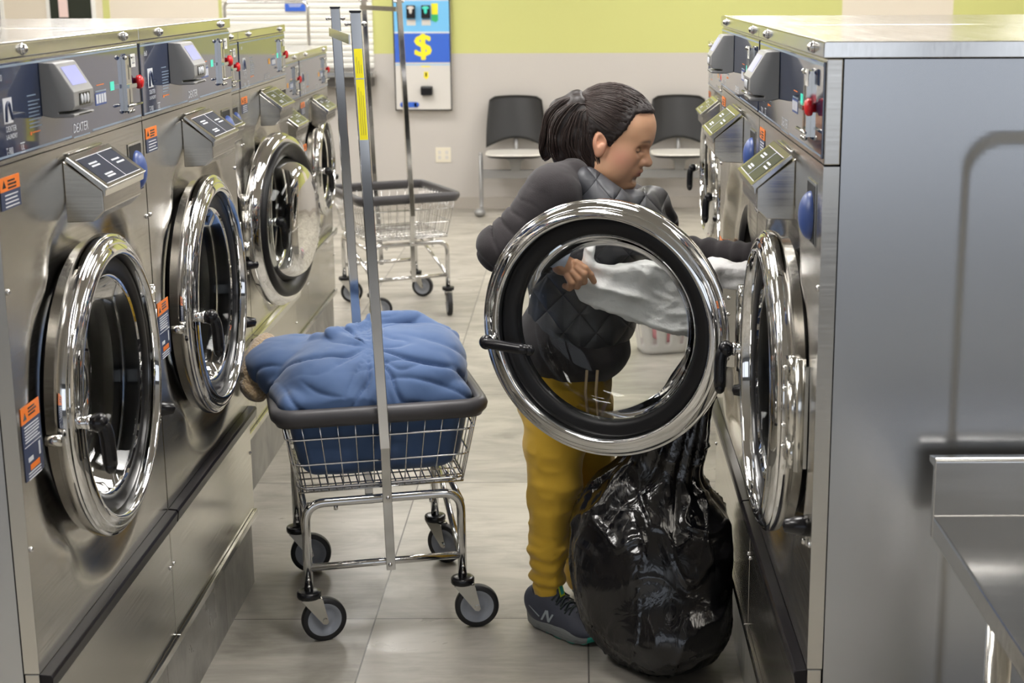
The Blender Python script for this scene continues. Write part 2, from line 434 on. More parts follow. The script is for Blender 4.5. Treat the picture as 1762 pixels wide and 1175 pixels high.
def washer(X, Y0, side, W, H, label, reader=True, phi=0.0, R=0.312, cz=0.97, near=False, number='22', group=None, big=True, cu=None, hg=0.036):
    """side 'L': front faces +X; 'R': front faces -X. Y0 is the near end of the machine"""
    if side == 'L': root = empty('washing_machine', (X, Y0, 0), math.pi / 2, label, 'washing machine', group)
    else: root = empty('washing_machine', (X, Y0 + W, 0), -math.pi / 2, label, 'washing machine', group)
    dz = H - 1.67; D = 0.92; du = min(0.0, W - 0.893); n0 = len(bpy.data.objects)
    zb, zt = 0.557, 1.466 + dz; cu = cu or (0.46 if W > 0.85 else W * 0.51)
    # cabinet
    b = MB()
    for x, sg in ((0.001, -1), (W - 0.001, 1)): side_panel(b, x, sg, 0.029, D, 0.215, H - 0.029)
    b.box(0.002, W - 0.002, D - 0.004, D, 0.215, H - 0.03)
    b.box(0.006, W - 0.006, 0.03, D - 0.005, 0.216, 0.23)
    b.build('cabinet', steel_side, root)
    # top panel with bolts
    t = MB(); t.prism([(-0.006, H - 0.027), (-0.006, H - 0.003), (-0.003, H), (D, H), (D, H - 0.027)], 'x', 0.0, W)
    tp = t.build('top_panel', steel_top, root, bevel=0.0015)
    for u in (0.165, W - 0.115):
        MB().cyl((u, -0.006, H - 0.014), (u, -0.0085, H - 0.014), 0.0105, 18).ball((u, -0.009, H - 0.014), (0.0085, 0.008, 0.0085)).build('bolt', chrome, tp)
    # control head
    c = MB(); c.box(0.0006, W - 0.0006, 0.0, 0.027, zt + 0.001, H - 0.028)
    cf = c.build('control_head', steel, root, bevel=0.002)
    p = MB(); p.box(0.010, W - 0.010, -0.0035, 0.0, zt + 0.010, H - 0.034)
    p.build('control_panel', navy, cf, bevel=0.001)
    yy = -0.0036
    g = MB()
    g.box(0.012, W - 0.012, yy - 0.0004, yy, H - 0.0415, H - 0.0375, 1)
    g.box(0.012, 0.40, yy - 0.0004, yy, zt + 0.013, zt + 0.0165, 1); g.box(0.53, W - 0.012, yy - 0.0004, yy, zt + 0.013, zt + 0.0165, 1)
    # emblem
    g.box(0.058, 0.100, yy - 0.0005, yy, 1.535 + dz, 1.578 + dz, 0)
    add_text(g, 'DEXTER', 0.014, 0.088, yy - 0.0005, 1.525 + dz, 0, 0.95); add_text(g, 'LAUNDRY', 0.012, 0.088, yy - 0.0005, 1.512 + dz, 0, 0.95)
    bars(g, 0.175, 1.575 + dz, 0.05, 1, 0.01, yy, 1); bars(g, 0.178, 1.565 + dz, 0.062, 8, 0.0065, yy, 1)
    g.box(0.178, 0.186, yy - 0.0005, yy, 1.505 + dz, 1.511 + dz, 2); bars(g, 0.19, 1.510 + dz, 0.045, 1, 0.006, yy, 2)
    add_text(g, 'T-900', 0.017, 0.072, yy - 0.0005, 1.488 + dz, 0, 0.8)
    g.box(0.125, 0.146, yy - 0.0005, yy, 1.480 + dz, 1.4815 + dz, 0); g.box(0.125, 0.146, yy - 0.0005, yy, 1.4955 + dz, 1.497 + dz, 0)
    add_text(g, 'UL', 0.014, 0.1355, yy - 0.0005, 1.4885 + dz, 0)
    add_text(g, '8x0', 0.016, 0.052, yy - 0.0005, 1.612 + dz, 0)
    add_text(g, 'DEXTER', 0.025, 0.458, yy - 0.0005, 1.4935 + dz, 0, 1.0, 0.15); bars(g, 0.412, 1.4785 + dz, 0.10, 1, 0.01, yy, 1, 0)
    bars(g, 0.575, 1.567 + dz, 0.05, 1, 0.01, yy, 2, 0, 0.0015); bars(g, 0.565, 1.5555 + dz, 0.07, 1, 0.01, yy, 1, 0, 0.003)
    g.box(0.562, 0.634, yy - 0.0006, yy, 1.526 + dz, 1.551 + dz, 3)
    for k in range(4): g.box(0.566 + k * 0.0175, 0.579 + k * 0.0175, yy - 0.0010, yy, 1.530 + dz, 1.548 + dz, 0)
    if not big: g.box(0.50, 0.53, yy - 0.0006, yy, 1.535 + dz, 1.555 + dz, 4)
    g.build('panel_lettering', [white, lineblue, orange, bluep, amber], cf)
    dsp = MB(); dsp.box(0.668, 0.694, yy - 0.0006, yy, 1.549 + dz, 1.567 + dz); dsp.build('timer_display', green_e, cf)
    # embossed emblem mark over the white patch
    em = MB(); em.tube(arc_path([(0.066, yy - 0.0006, 1.538 + dz), (0.070, yy - 0.0006, 1.566 + dz), (0.084, yy - 0.0006, 1.572 + dz), (0.088, yy - 0.0006, 1.555 + dz), (0.096, yy - 0.0006, 1.541 + dz)], 0.012, 4), 0.0035, 6)
    em.build('emblem_mark', navyfront, cf)
    if reader:
        r_ = MB(); prof = [(0.0, 1.628), (-0.026, 1.6275), (-0.030, 1.6255), (-0.0575, 1.5800), (-0.060, 1.5755), (-0.060, 1.5500), (-0.054, 1.5420), (-0.030, 1.5400), (-0.030, 1.5365), (-0.057, 1.5365), (-0.060, 1.5340), (-0.057, 1.5300), (-0.02, 1.5290), (0.0, 1.5330)]
        r_.prism([(a, z + dz) for a, z in prof][::-1], 'x', 0.246, 0.362)
        rd = r_.build('card_reader', readerg, root, loc=(0, -0.0036, 0), bevel=0.003)
        # screen on the slope
        def slope(t, off): a = Vector((-0.030, 1.6255)); bb = Vector((-0.0575, 1.5800)); q = a + (bb - a) * t; nrm = Vector((-(0.0455), 0.0275)).normalized() * off; nrm = Vector((-0.856, 0.517)) * off; return q + nrm
        a0, a1 = slope(0.14, 0.0008), slope(0.86, 0.0008)
        sc_ = MB().add([(0.262, a0.x, a0.y + dz), (0.346, a0.x, a0.y + dz), (0.346, a1.x, a1.y + dz), (0.262, a1.x, a1.y + dz)], [(0, 1, 2, 3)]); sc_.build('screen', screen_e, rd)
        kp = MB(); kp.box(0.275, 0.335, -0.0612, -0.0604, 1.550 + dz, 1.572 + dz, 0)
        for k in range(3): kp.ball((0.287 + k * 0.0175, -0.0612, 1.561 + dz), (0.0062, 0.0025, 0.0092), 1, 12, 8)
        kp.box(0.268, 0.340, -0.0607, -0.0603, 1.5325 + dz, 1.5350 + dz, 0)
        kp.build('keypad', [blackp, white], rd)
    # coin slide
    cs = MB(); cs.box(0.757, 0.797, -0.012, -0.0036, 1.500 + dz, 1.614 + dz); cs.box(0.750, 0.806, -0.020, -0.008, 1.548 + dz, 1.556 + dz)
    cs.box(0.776, 0.778, -0.0125, -0.012, 1.565 + dz, 1.596 + dz, 1); cs.box(0.776, 0.778, -0.0125, -0.012, 1.512 + dz, 1.545 + dz, 1)
    cs.cyl((0.738, -0.019, 1.5115 + dz), (0.838, -0.019, 1.5115 + dz), 0.003, 10)
    for a, z in ((0.757, 1.612), (0.797, 1.612), (0.766, 1.498), (0.79, 1.498)): cs.ball((a, -0.012, z + dz), 0.005, 0, 10, 6)
    co = cs.build('coin_slide', [chrome_dull, dark], root)
    tg = MB(); tg.box(0.792, 0.824, -0.0145, -0.0130, 1.590 + dz, 1.618 + dz, 0); add_text(tg, number, 0.022, 0.808, -0.0150, 1.604 + dz, 1, 0.9); tg.build('number_tag', [frame_w, navyfront], co)
    kb = MB(); kb.lathe([(0.0005, 0.0), (0.009, 0.0), (0.009, 0.004), (0.0145, 0.006), (0.0155, 0.013), (0.011, 0.018), (0.0005, 0.019)], (0.846, -0.0036, 1.556 + dz), 'y', 24, sgn=-1); kbn = kb.build('red_knob', red, co).name
    co.location.x += du
    # front panel
    fp = front_panel_mesh(W, zb, zt, cu, cz, R * 0.83, R)
    fp.box(0.002, 0.0035, 0.0, 0.027, zb, zt); fp.box(W - 0.0035, W - 0.002, 0.0, 0.027, zb, zt); fp.box(0.002, W - 0.002, 0.0005, 0.027, zt - 0.002, zt)
    fo = fp.build('front_panel', steel, root)
    for z in (0.79, 1.255 + dz * 0.5):
        for u in (0.014, W - 0.014): MB().ball((u, -0.001, z), (0.0055, 0.004, 0.0055), 0, 12, 8).build('screw', chrome, fo)
    # drum and opening gasket
    dm = MB(); k = R / 0.312
    dm.lathe([(0.262 * k, 0.03), (0.262 * k, 0.075), (0.285 * k, 0.08), (0.29 * k, 0.52), (0.27 * k, 0.54), (0.001, 0.55)], (cu, 0.0, cz), 'y', 72)
    for a in range(3):
        an = a * 2.094 + 0.5; ca, sa = math.cos(an), math.sin(an)
        dm.tube([(cu + 0.262 * k * ca, 0.12, cz + 0.262 * k * sa), (cu + 0.262 * k * ca, 0.5, cz + 0.262 * k * sa)], 0.028, 10)
    dm.build('drum', pinched, root)
    gs = MB(); gs.lathe([(0.235 * k, 0.04), (0.246 * k, 0.030), (0.256 * k, 0.027), (0.264 * k, 0.030), (0.266 * k, 0.06)], (cu, 0.0, cz), 'y', 72); gs.build('opening_gasket', rubber, root)
    # soap hopper
    hp = MB(); prof = [(0.0, 1.440), (-0.072, 1.384), (-0.072, 1.344), (-0.052, 1.325), (0.0, 1.323)]
    hp.prism([(a, z + dz) for a, z in prof][::-1], 'x', 0.345, 0.600)
    ho = hp.build('soap_hopper', steel, root, loc=(du * 0.5, 0, 0), bevel=0.002)
    ld = MB(); n_ = Vector((-0.614, 0.789)); a = Vector((-0.004, 1.441)) + n_ * 0.002; b_ = Vector((-0.078, 1.3835)) + n_ * 0.002
    q = [a, a + n_ * 0.007, b_ + n_ * 0.007, b_, b_ + Vector((0.002, -0.012)), b_ + Vector((0.005, -0.012)), b_ + Vector((0.006, -0.001))]
    ld.prism([(p_.x, p_.y + dz) for p_ in q][::-1], 'x', 0.340, 0.605)
    ld.cyl((0.37, -0.004, 1.450 + dz), (0.575, -0.004, 1.450 + dz), 0.003, 8)
    lo = ld.build('hopper_lid', steel_top, ho, bevel=0.0015)
    lb = MB()
    def onlid(u, t, off=0.0074): p_ = a + (b_ - a) * t + n_ * off; return (u, p_.x, p_.y + dz)
    def lidq(u0, u1, t0, t1, mi, off): lb.add([onlid(u0, t0, off), onlid(u1, t0, off), onlid(u1, t1, off), onlid(u0, t1, off)], [(0, 1, 2, 3)], mi)
    lidq(0.362, 0.583, 0.16, 0.90, 0, 0.0074); lidq(0.485, 0.489, 0.16, 0.90, 1, 0.0078); lidq(0.358, 0.587, 0.14, 0.16, 1, 0.0078); lidq(0.358, 0.587, 0.90, 0.92, 1, 0.0078)
    for (u, t) in ((0.39, 0.32), (0.40, 0.68), (0.51, 0.42), (0.52, 0.52), (0.39, 0.40), (0.40, 0.75)): lidq(u, u + 0.05, t, t + 0.045, 1, 0.0078)
    lb.build('hopper_label', [film, white], ho)
    # slot with blue dome
    sl = MB(); sl.box(0.770, 0.870, -0.0022, -0.0008, 1.316 + dz, 1.427 + dz, 1); sl.box(0.775, 0.865, -0.0028, -0.0022, 1.321 + dz, 1.422 + dz, 0)
    so = sl.build('softener_slot', [dark, chrome_dull], root, loc=(du, 0, 0))
    dmz = MB(); dmz.ball((0.822, -0.002, 1.366 + dz), (0.036, 0.022, 0.043), 0, 28, 18); dmz.build('blue_knob', bluep, so)
    # labels
    def wlabel(u0, u1, z0, z1, big_):
        m_ = MB(); zs = z1 - (0.030 if big_ else 0.024)
        m_.box(u0, u1, -0.0014, -0.0004, zs, z1, 0); m_.box(u0, u1, -0.0014, -0.0004, z0, zs, 1)
        m_.add([(u0 + 0.008, -0.0018, zs + 0.006), (u0 + 0.026, -0.0018, zs + 0.006), (u0 + 0.017, -0.0018, zs + 0.02)], [(0, 1, 2)], 3)
        bars(m_, u0 + 0.035, z1 - 0.006, 0.04, 3, 0.006, -0.0014, 3, 0.2, 0.003)
        if big_:
            bars(m_, u0 + 0.010, zs - 0.006, 0.075, 6, 0.0055, -0.0014, 2, 0.2)
            m_.box(u0 + 0.006, u1 - 0.006, -0.002, -0.0014, zs - 0.043, zs - 0.042, 2)
            m_.box(u0 + 0.072, u0 + 0.080, -0.002, -0.0014, zs - 0.072, zs - 0.048, 2); m_.box(u0 + 0.018, u0 + 0.042, -0.002, -0.0014, zs - 0.072, zs - 0.064, 2)
            m_.box(u0 + 0.025, u0 + 0.072, -0.002, -0.0014, zs - 0.088, zs - 0.078, 0)
            bars(m_, u0 + 0.014, zs - 0.091, 0.07, 3, 0.0055, -0.0014, 2, 0.2)
        else: bars(m_, u0 + 0.018, zs - 0.006, 0.07, 4, 0.0065, -0.0014, 2, 0.2)
        return m_.build('warning_label', [orange, navyfront, white, blackp], root)
    wlabel(0.020, 0.112, 1.392 + dz, 1.447 + dz, False)
    wlabel(0.020, 0.112, 0.912, 1.045, True)
    # closing receiver and lock knob
    MB().cyl((cu - R - 0.02, -0.001, cz - 0.02), (cu - R - 0.02, -0.03, cz - 0.02), 0.011, 18).build('door_catch', chrome_dull, root)
    lk = MB(); lk.lathe([(0.0005, 0.0), (0.020, 0.0), (0.018, 0.012), (0.012, 0.042), (0.0005, 0.046)], (W - 0.045, 0.0, 0.815), 'y', 24, sgn=-1); lk.build('lock_knob', blackp, root)
    kk = MB().box(W - 0.050, W - 0.040, -0.004, -0.001, 0.778, 0.792).ball((W - 0.045, -0.006, 0.785), 0.006, 0, 10, 6); kk.build('key_lock', chrome_dull, root)
    # static hinge leaf
    hu = cu + R + hg; hw = 0.020
    MB().box(hu + 0.008, min(hu + 0.045, W - 0.006), -0.006, 0.0, cz - 0.065, cz + 0.125).cyl((hu + 0.024, -0.012, cz - 0.075), (hu + 0.024, -0.012, cz + 0.135), 0.0095, 16).build('hinge_leaf', chrome_dull, root)
    make_door(root, R, cu, cz, hu, hw, phi)
    # drawer bar, lower panel, trim
    bb = MB(); bb.prism([(0.0, zb - 0.002), (-0.020, zb - 0.004), (-0.024, zb - 0.010), (-0.020, zb - 0.035), (0.0, zb - 0.035)], 'x', 0.003, W - 0.003)
    bb.build('bar_handle', blackm if big else chrome_dull, root, bevel=0.001)
    lp = MB().box(0.002, W - 0.002, 0.0, 0.027, 0.238, 0.520).box(0.0015, W - 0.0015, 0.0005, 0.026, 0.5215, 0.5555)
    lo2 = lp.build('lower_panel', steel, root, bevel=0.0015)
    for u in (0.014, W - 0.014): MB().ball((u, -0.001, 0.413), (0.0055, 0.004, 0.0055), 0, 12, 8).build('screw', chrome, lo2)
    MB().box(0.0, W, -0.010, 0.03, 0.216, 0.236).build('bottom_trim', chrome_dull, root, bevel=0.002)
    return root

XLw, XRw = -0.975, 0.408
washer(XLw, 2.560, 'L', 0.893, 1.67, 'large stainless steel front-loading washer at the left edge, nearest of the left row, tag 22', number='22', R=0.306, cz=0.975)
washer(XLw, 3.455, 'L', 0.913, 1.67, 'large closed stainless washer second in the left row, beside the blue comforter', number='21', cz=0.980, R=0.308)
washer(-1.155, 4.375, 'L', 0.915, 1.604, 'stainless washer in the left row with its round door swung wide open', reader=False, phi=math.radians(171), cz=0.93, number='20', big=False)
washer(-1.155, 5.293, 'L', 0.85, 1.604, 'stainless washer half hidden behind the swung-open door on the left', reader=False, cz=0.93, number='19', big=False, R=0.29)
washer(-1.25, 6.150, 'L', 0.80, 1.458, 'lower stainless washer second from the far end of the left row', reader=False, cz=0.91, number='18', big=False, R=0.235)
washer(-1.25, 6.955, 'L', 0.78, 1.458, 'lower stainless washer at the far end of the left row', reader=False, cz=0.91, number='17', big=False, R=0.235)
washer(XRw, 2.570, 'R', 0.935, 1.67, 'large stainless washer at the right beside the steel work table, door closed', number='01', cz=0.972, R=0.306)
washer(XRw, 3.508, 'R', 0.935, 1.67, 'large stainless washer on the right with its big round door open before the person', number='02', phi=math.radians(68), cz=0.924, R=0.326, cu=0.485, hg=0.026)
g3 = 'small washers at the far right'
washer(0.59, 4.447, 'R', 0.88, 1.50, 'small stainless washer on the right, directly behind the washer being loaded', reader=False, cz=0.94, number='03', big=False, R=0.27)
washer(0.59, 5.330, 'R', 0.88, 1.50, 'small stainless washer in the middle of the three at the far right', reader=False, cz=0.94, number='04', big=False, R=0.27)
washer(0.59, 6.213, 'R', 0.88, 1.50, 'small stainless washer at the far end of the right row near the chairs', reader=False, cz=0.95, number='05', big=False, R=0.27)
# ------------------------------------------------------------------ wall furniture
blue_d = mat('cobalt_print', (0.035, 0.12, 0.55), 0.35); blue_l = mat('sky_print', (0.16, 0.47, 0.78), 0.35)
yellow = mat('yellow_print', (0.85, 0.72, 0.02), 0.4); green_s = mat('green_print', (0.03, 0.40, 0.12), 0.4)
offwhite = mat('off_white', (0.60, 0.58, 0.55), 0.4); almond = mat('almond_plastic', (0.72, 0.67, 0.55), 0.4)
tube_grey = mat('grey_tube', (0.30, 0.30, 0.30), 0.35, 0.4); chair_black = mat('chair_shell', (0.006, 0.006, 0.0065), 0.33)
shutter_m = mat('shutter_white', (0.78, 0.77, 0.72), 0.45)

Yw = YB
# roll shutter with steel counter ledge
sh = MB(); z = 1.10
while z < 2.3:
    sh.prism([(Yw - 0.004, z), (Yw - 0.016, z + 0.006), (Yw - 0.018, z + 0.030), (Yw - 0.010, z + 0.044), (Yw - 0.002, z + 0.045)], 'x', -2.76, -1.60); z += 0.046
so_ = sh.build('roll_shutter', shutter_m); tag(so_, 'white horizontal-slat roll shutter over the counter on the back wall', 'shutter')
lg = empty('counter_ledge', (-2.2, Yw, 1.0), 0, 'stainless counter ledge under the white roll shutter', 'counter')
MB().box(-0.60, 0.62, -0.20, -0.019, 0.045, 0.085).build('counter_top', chrome_dull, lg, bevel=0.004)
MB().box(-0.56, 0.60, -0.17, -0.001, -0.03, 0.044).build('counter_apron', mat('dark_apron', (0.05, 0.045, 0.04), 0.5), lg)
sg = MB(); sg.box(-2.27, -2.112, Yw - 0.030, Yw - 0.022, 1.540, 1.625, 0)
for i, (a, b_) in enumerate(((-2.25, -2.13), (-2.24, -2.14), (-2.235, -2.15))): sg.box(a, b_, Yw - 0.0315, Yw - 0.030, 1.598 - i * 0.012, 1.603 - i * 0.012, 1)
tag(sg.build('sign', [blue_d, white]), 'small blue sign with white script hanging on the white shutter', 'sign')
# tubular rack in front of the shutter
rk = empty('garment_rack', (-2.35, 11.85, 0), 0, 'tall chrome tube rack standing before the white shutter, mostly hidden by washers', 'garment rack')
MB().tube(arc_path([(-0.315, 0, 0.08), (-0.315, 0, 1.615), (0.31, 0, 1.615), (0.31, 0, 0.08)], 0.05, 6), 0.013, 12).build('frame', chrome, rk)
MB().box(-0.34, 0.33, -0.22, 0.22, 0.05, 0.08).build('base', tube_grey, rk)
for sx in (-0.3, 0.3):
    for sy in (-0.19, 0.19): MB().cyl((sx - 0.01, sy, 0.025), (sx + 0.01, sy, 0.025), 0.025, 16).build('wheel', rubber, rk)
# tray on the lower washers
tag(MB().box(-1.72, -1.42, 7.2, 7.5, 1.4585, 1.478).build('tray', blackm, bevel=0.004), 'flat black tray lying on the lower washers in the left row', 'tray')

# change machine
cm = empty('change_machine', (-1.215, Yw, 0.778), 0, 'blue and white coin change machine with a yellow dollar sign on the wall', 'change machine')
MB().box(-0.222, 0.222, -0.055, -0.001, 0.0, 1.05).build('housing', offwhite, cm, bevel=0.004)
fr = MB()
for a, b_, c_, d_ in ((-0.222, -0.214, 0, 1.05), (0.214, 0.222, 0, 1.05), (-0.222, 0.222, 0, 0.008)): fr.box(a, b_, -0.058, -0.0551, c_, d_)
fr.build('edge_trim', blackm, cm)
gp = MB(); yy = -0.056
gp.box(-0.213, 0.213, yy, -0.0551, 0.370, 0.592, 0); gp.box(-0.213, 0.213, yy, -0.0551, 0.592, 0.604, 1); gp.box(-0.213, 0.213, yy, -0.0551, 0.604, 0.838, 2)
gp.box(-0.213, 0.213, yy, -0.0551, 0.838, 0.848, 1); gp.box(-0.213, 0.213, yy, -0.0551, 0.848, 1.04, 0); gp.box(-0.213, 0.213, yy, -0.0551, 0.350, 0.356, 2)
gp.build('front_graphic', [blue_d, white, blue_l], cm)
dl = MB(); add_text(dl, '$', 0.235, 0.005, -0.0570, 0.492, 0, 1.15)
for k_, (dx_, dz_) in enumerate(((0.007, 0), (-0.007, 0), (0, 0.005), (0, -0.005), (0.005, 0.004), (-0.005, -0.004))): add_text(dl, '$', 0.235, 0.005 + dx_, -0.0571 - 0.0001 * k_, 0.492 + dz_, 0, 1.15)
dl.build('dollar_sign', yellow, cm)
for i, (x, col) in enumerate(((-0.080, offwhite), (0.035, green_e))):
    ba = MB().box(x - 0.034, x + 0.034, -0.085, -0.056, 0.705, 0.805).build('bill_acceptor', blackp, cm, bevel=0.004)
    MB().ball((x, -0.086, 0.785), (0.027, 0.003, 0.012), 0).ball((x, -0.086, 0.762), (0.012, 0.003, 0.022), 0).build('bill_light', col, ba)
    MB().box(x - 0.034, x + 0.034, -0.058, -0.0565, 0.652, 0.695).build('price_label', offwhite, cm)
sk = MB(); sk.prism([(0.078, 0.69), (0.110, 0.675), (0.128, 0.69), (0.128, 0.735), (0.078, 0.735)], 'y', -0.0580, -0.0565, 1); sk.box(0.078, 0.128, -0.058, -0.0565, 0.7355, 0.818, 0)
sk.build('sticker', [yellow, green_s], cm)
cs_ = MB(); cs_.box(-0.012, 0.058, yy, -0.0551, 0.335, 0.343, 0); cs_.box(0.008, 0.042, yy, -0.0551, 0.265, 0.298, 0); cs_.prism([(0.0, 0.265), (0.050, 0.265), (0.025, 0.238)], 'y', yy, -0.0551, 0); cs_.box(0.019, 0.030, -0.0575, yy, 0.262, 0.292, 1)
cs_.build('coin_label', [yellow, blackm], cm)
MB().box(-0.018, 0.075, -0.105, -0.0562, 0.118, 0.190).build('coin_cup', blackp, cm, bevel=0.012, seg=3)
pl_ = MB(); pl_.cyl((-0.165, -0.0605, 0.045), (-0.165, -0.0562, 0.045), 0.020, 20); pl_.cyl((-0.055, -0.0605, 0.045), (-0.055, -0.0562, 0.045), 0.020, 20); pl_.box(-0.165, -0.055, -0.0605, -0.0562, 0.025, 0.065)
pl_.build('maker_badge', blue_d, cm)
# outlet
ol = MB().box(-1.137, -1.016, Yw - 0.006, Yw - 0.001, 0.366, 0.484).build('wall_outlet', almond, bevel=0.003); tag(ol, 'almond double outlet plate low on the grey back wall', 'outlet')
so2 = MB()
for x in (-1.105, -1.048):
    for z in (0.405, 0.445): so2.box(x - 0.012, x + 0.012, Yw - 0.0085, Yw - 0.0061, z - 0.014, z + 0.014)
so2.build('sockets', offwhite, ol)

# beam chairs
bn = empty('beam_seating', (0.14, 11.95, 0), 0, 'row of three black and white waiting chairs on one grey beam by the back wall', 'seating')
MB().box(-0.89, 0.89, -0.03, 0.03, 0.270, 0.335).build('beam', tube_grey, bn, bevel=0.004)
for sx in (-0.905, 0.905):
    MB().tube(arc_path([(sx, -0.20, 0.03), (sx, -0.02, 0.03), (sx, 0.0, 0.10), (sx, 0.0, 0.455)], 0.05, 5), 0.017, 12).ball((sx, -0.21, 0.033), (0.045, 0.055, 0.033)).ball((sx, 0, 0.455), 0.0175).build('leg', [tube_grey], bn)
def chair_shell(bm_, cx, x0, nx=20):
    pass
for ci, cx_ in enumerate((-0.635, 0.0, 0.635)):
    # backrest shell, curved
    nx, nz = 20, 16; V = []; F = []
    for side_ in (0, 1):
        for i in range(nx + 1):
            u = -1 + 2 * i / nx
            for j in range(nz + 1):
                v = j / nz
                halfw = 0.232 * (1 - 0.12 * v ** 2)
                zt_ = 0.895 - 0.012 * u * u - 0.02 * max(0, abs(u) - 0.8) * 5
                zb_ = 0.535 - 0.028 + 0.07 * math.cos(u * math.pi / 2) - 0.01
                z = zb_ + (zt_ - zb_) * v
                y = 0.13 + 0.06 * v - 0.045 * u * u - 0.012 * side_ * -1
                V.append((cx_ + u * halfw, y + (0.014 if side_ else 0), z))
    n1_ = (nx + 1) * (nz + 1)
    for i in range(nx):
        for j in range(nz):
            a = i * (nz + 1) + j; F.append((a, a + nz + 1, a + nz + 2, a + 1)); F.append((n1_ + a + 1, n1_ + a + nz + 2, n1_ + a + nz + 1, n1_ + a))
    for i in range(nx):
        for j in (0, nz):
            a = i * (nz + 1) + j; F.append((a, n1_ + a, n1_ + a + nz + 1, a + nz + 1))
    for j in range(nz):
        for i in (0, nx):
            a = i * (nz + 1) + j; F.append((a, a + 1, n1_ + a + 1, n1_ + a))
    MB().add(V, F, 0, True).build('backrest', chair_black, bn)
    st = MB()
    prof2 = [(0.0005, 0.0), (0.17, -0.004), (0.205, 0.002), (0.228, 0.020), (0.225, 0.030), (0.20, 0.030), (0.12, 0.018), (0.0005, 0.014)]
    vv = []; n_s = 40
    for k in range(n_s):
        a = 2 * math.pi * k / n_s; ca, sa = math.cos(a), math.sin(a)
        ex = (abs(ca) ** 4 + abs(sa) ** 4) ** -0.25
        for r, h in prof2: vv.append((cx_ + r * ca * ex * 1.0, -0.06 + r * sa * ex * 0.95, 0.448 + h))
    ff = []; mm = len(prof2); mis_ = []
    for k in range(n_s):
        for j in range(mm - 1): ff.append((k * mm + j, ((k + 1) % n_s) * mm + j, ((k + 1) % n_s) * mm + j + 1, k * mm + j + 1))
    st.add(vv, ff, 0, True); st.mi = [1 if (i % (mm - 1)) < 3 else 0 for i in range(len(ff))]
    st.build('seat', [mat('seat_white%d' % ci, (0.66, 0.64, 0.60), 0.4), chair_black], bn)
    MB().prism([(cx_ - 0.11, 0.440), (cx_ + 0.11, 0.440), (cx_ + 0.045, 0.405), (cx_ + 0.035, 0.335), (cx_ - 0.035, 0.335), (cx_ - 0.045, 0.405)], 'y', -0.04, 0.04).tube(arc_path([(cx_, 0.03, 0.41), (cx_, 0.16, 0.41), (cx_, 0.165, 0.62)], 0.05, 5), 0.016, 10).build('seat_bracket', tube_grey, bn)

# work table at the right
tb = empty('work_table', (1.5, 2.14, 0), 0, 'stainless steel work table with low backsplash at the lower right corner', 'table')
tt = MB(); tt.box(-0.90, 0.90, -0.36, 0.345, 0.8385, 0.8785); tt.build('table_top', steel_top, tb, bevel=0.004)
MB().prism([(0.345, 0.8385), (0.345, 0.975), (0.350, 0.981), (0.390, 0.974), (0.392, 0.962), (0.360, 0.962), (0.360, 0.8385)][::-1], 'x', -0.90, 0.90).build('backsplash', steel_top, tb, bevel=0.0015)
for sx in (-0.845, 0.845):
    for sy in (-0.31, 0.10): MB().cyl((sx, sy, 0.0), (sx, sy, 0.8385), 0.021, 20).build('leg', chrome_dull, tb)
MB().box(-0.86, 0.86, -0.30, 0.09, 0.25, 0.27).build('lower_shelf', steel_top, tb)

# ------------------------------------------------------------------ laundry carts
cart_chrome = mat('cart_chrome', (0.66, 0.66, 0.66), 0.10, 1.0)
bumper = mat('grey_vinyl_bumper', (0.065, 0.062, 0.067), 0.42); hub = mat('grey_wheel_hub', (0.30, 0.32, 0.36), 0.4); tyre = mat('tyre', (0.009, 0.009, 0.011), 0.5)
yel_lab = noise_bump(mat('yellow_label', (0.85, 0.75, 0.01), 0.4), (1, 1, 1), 0)

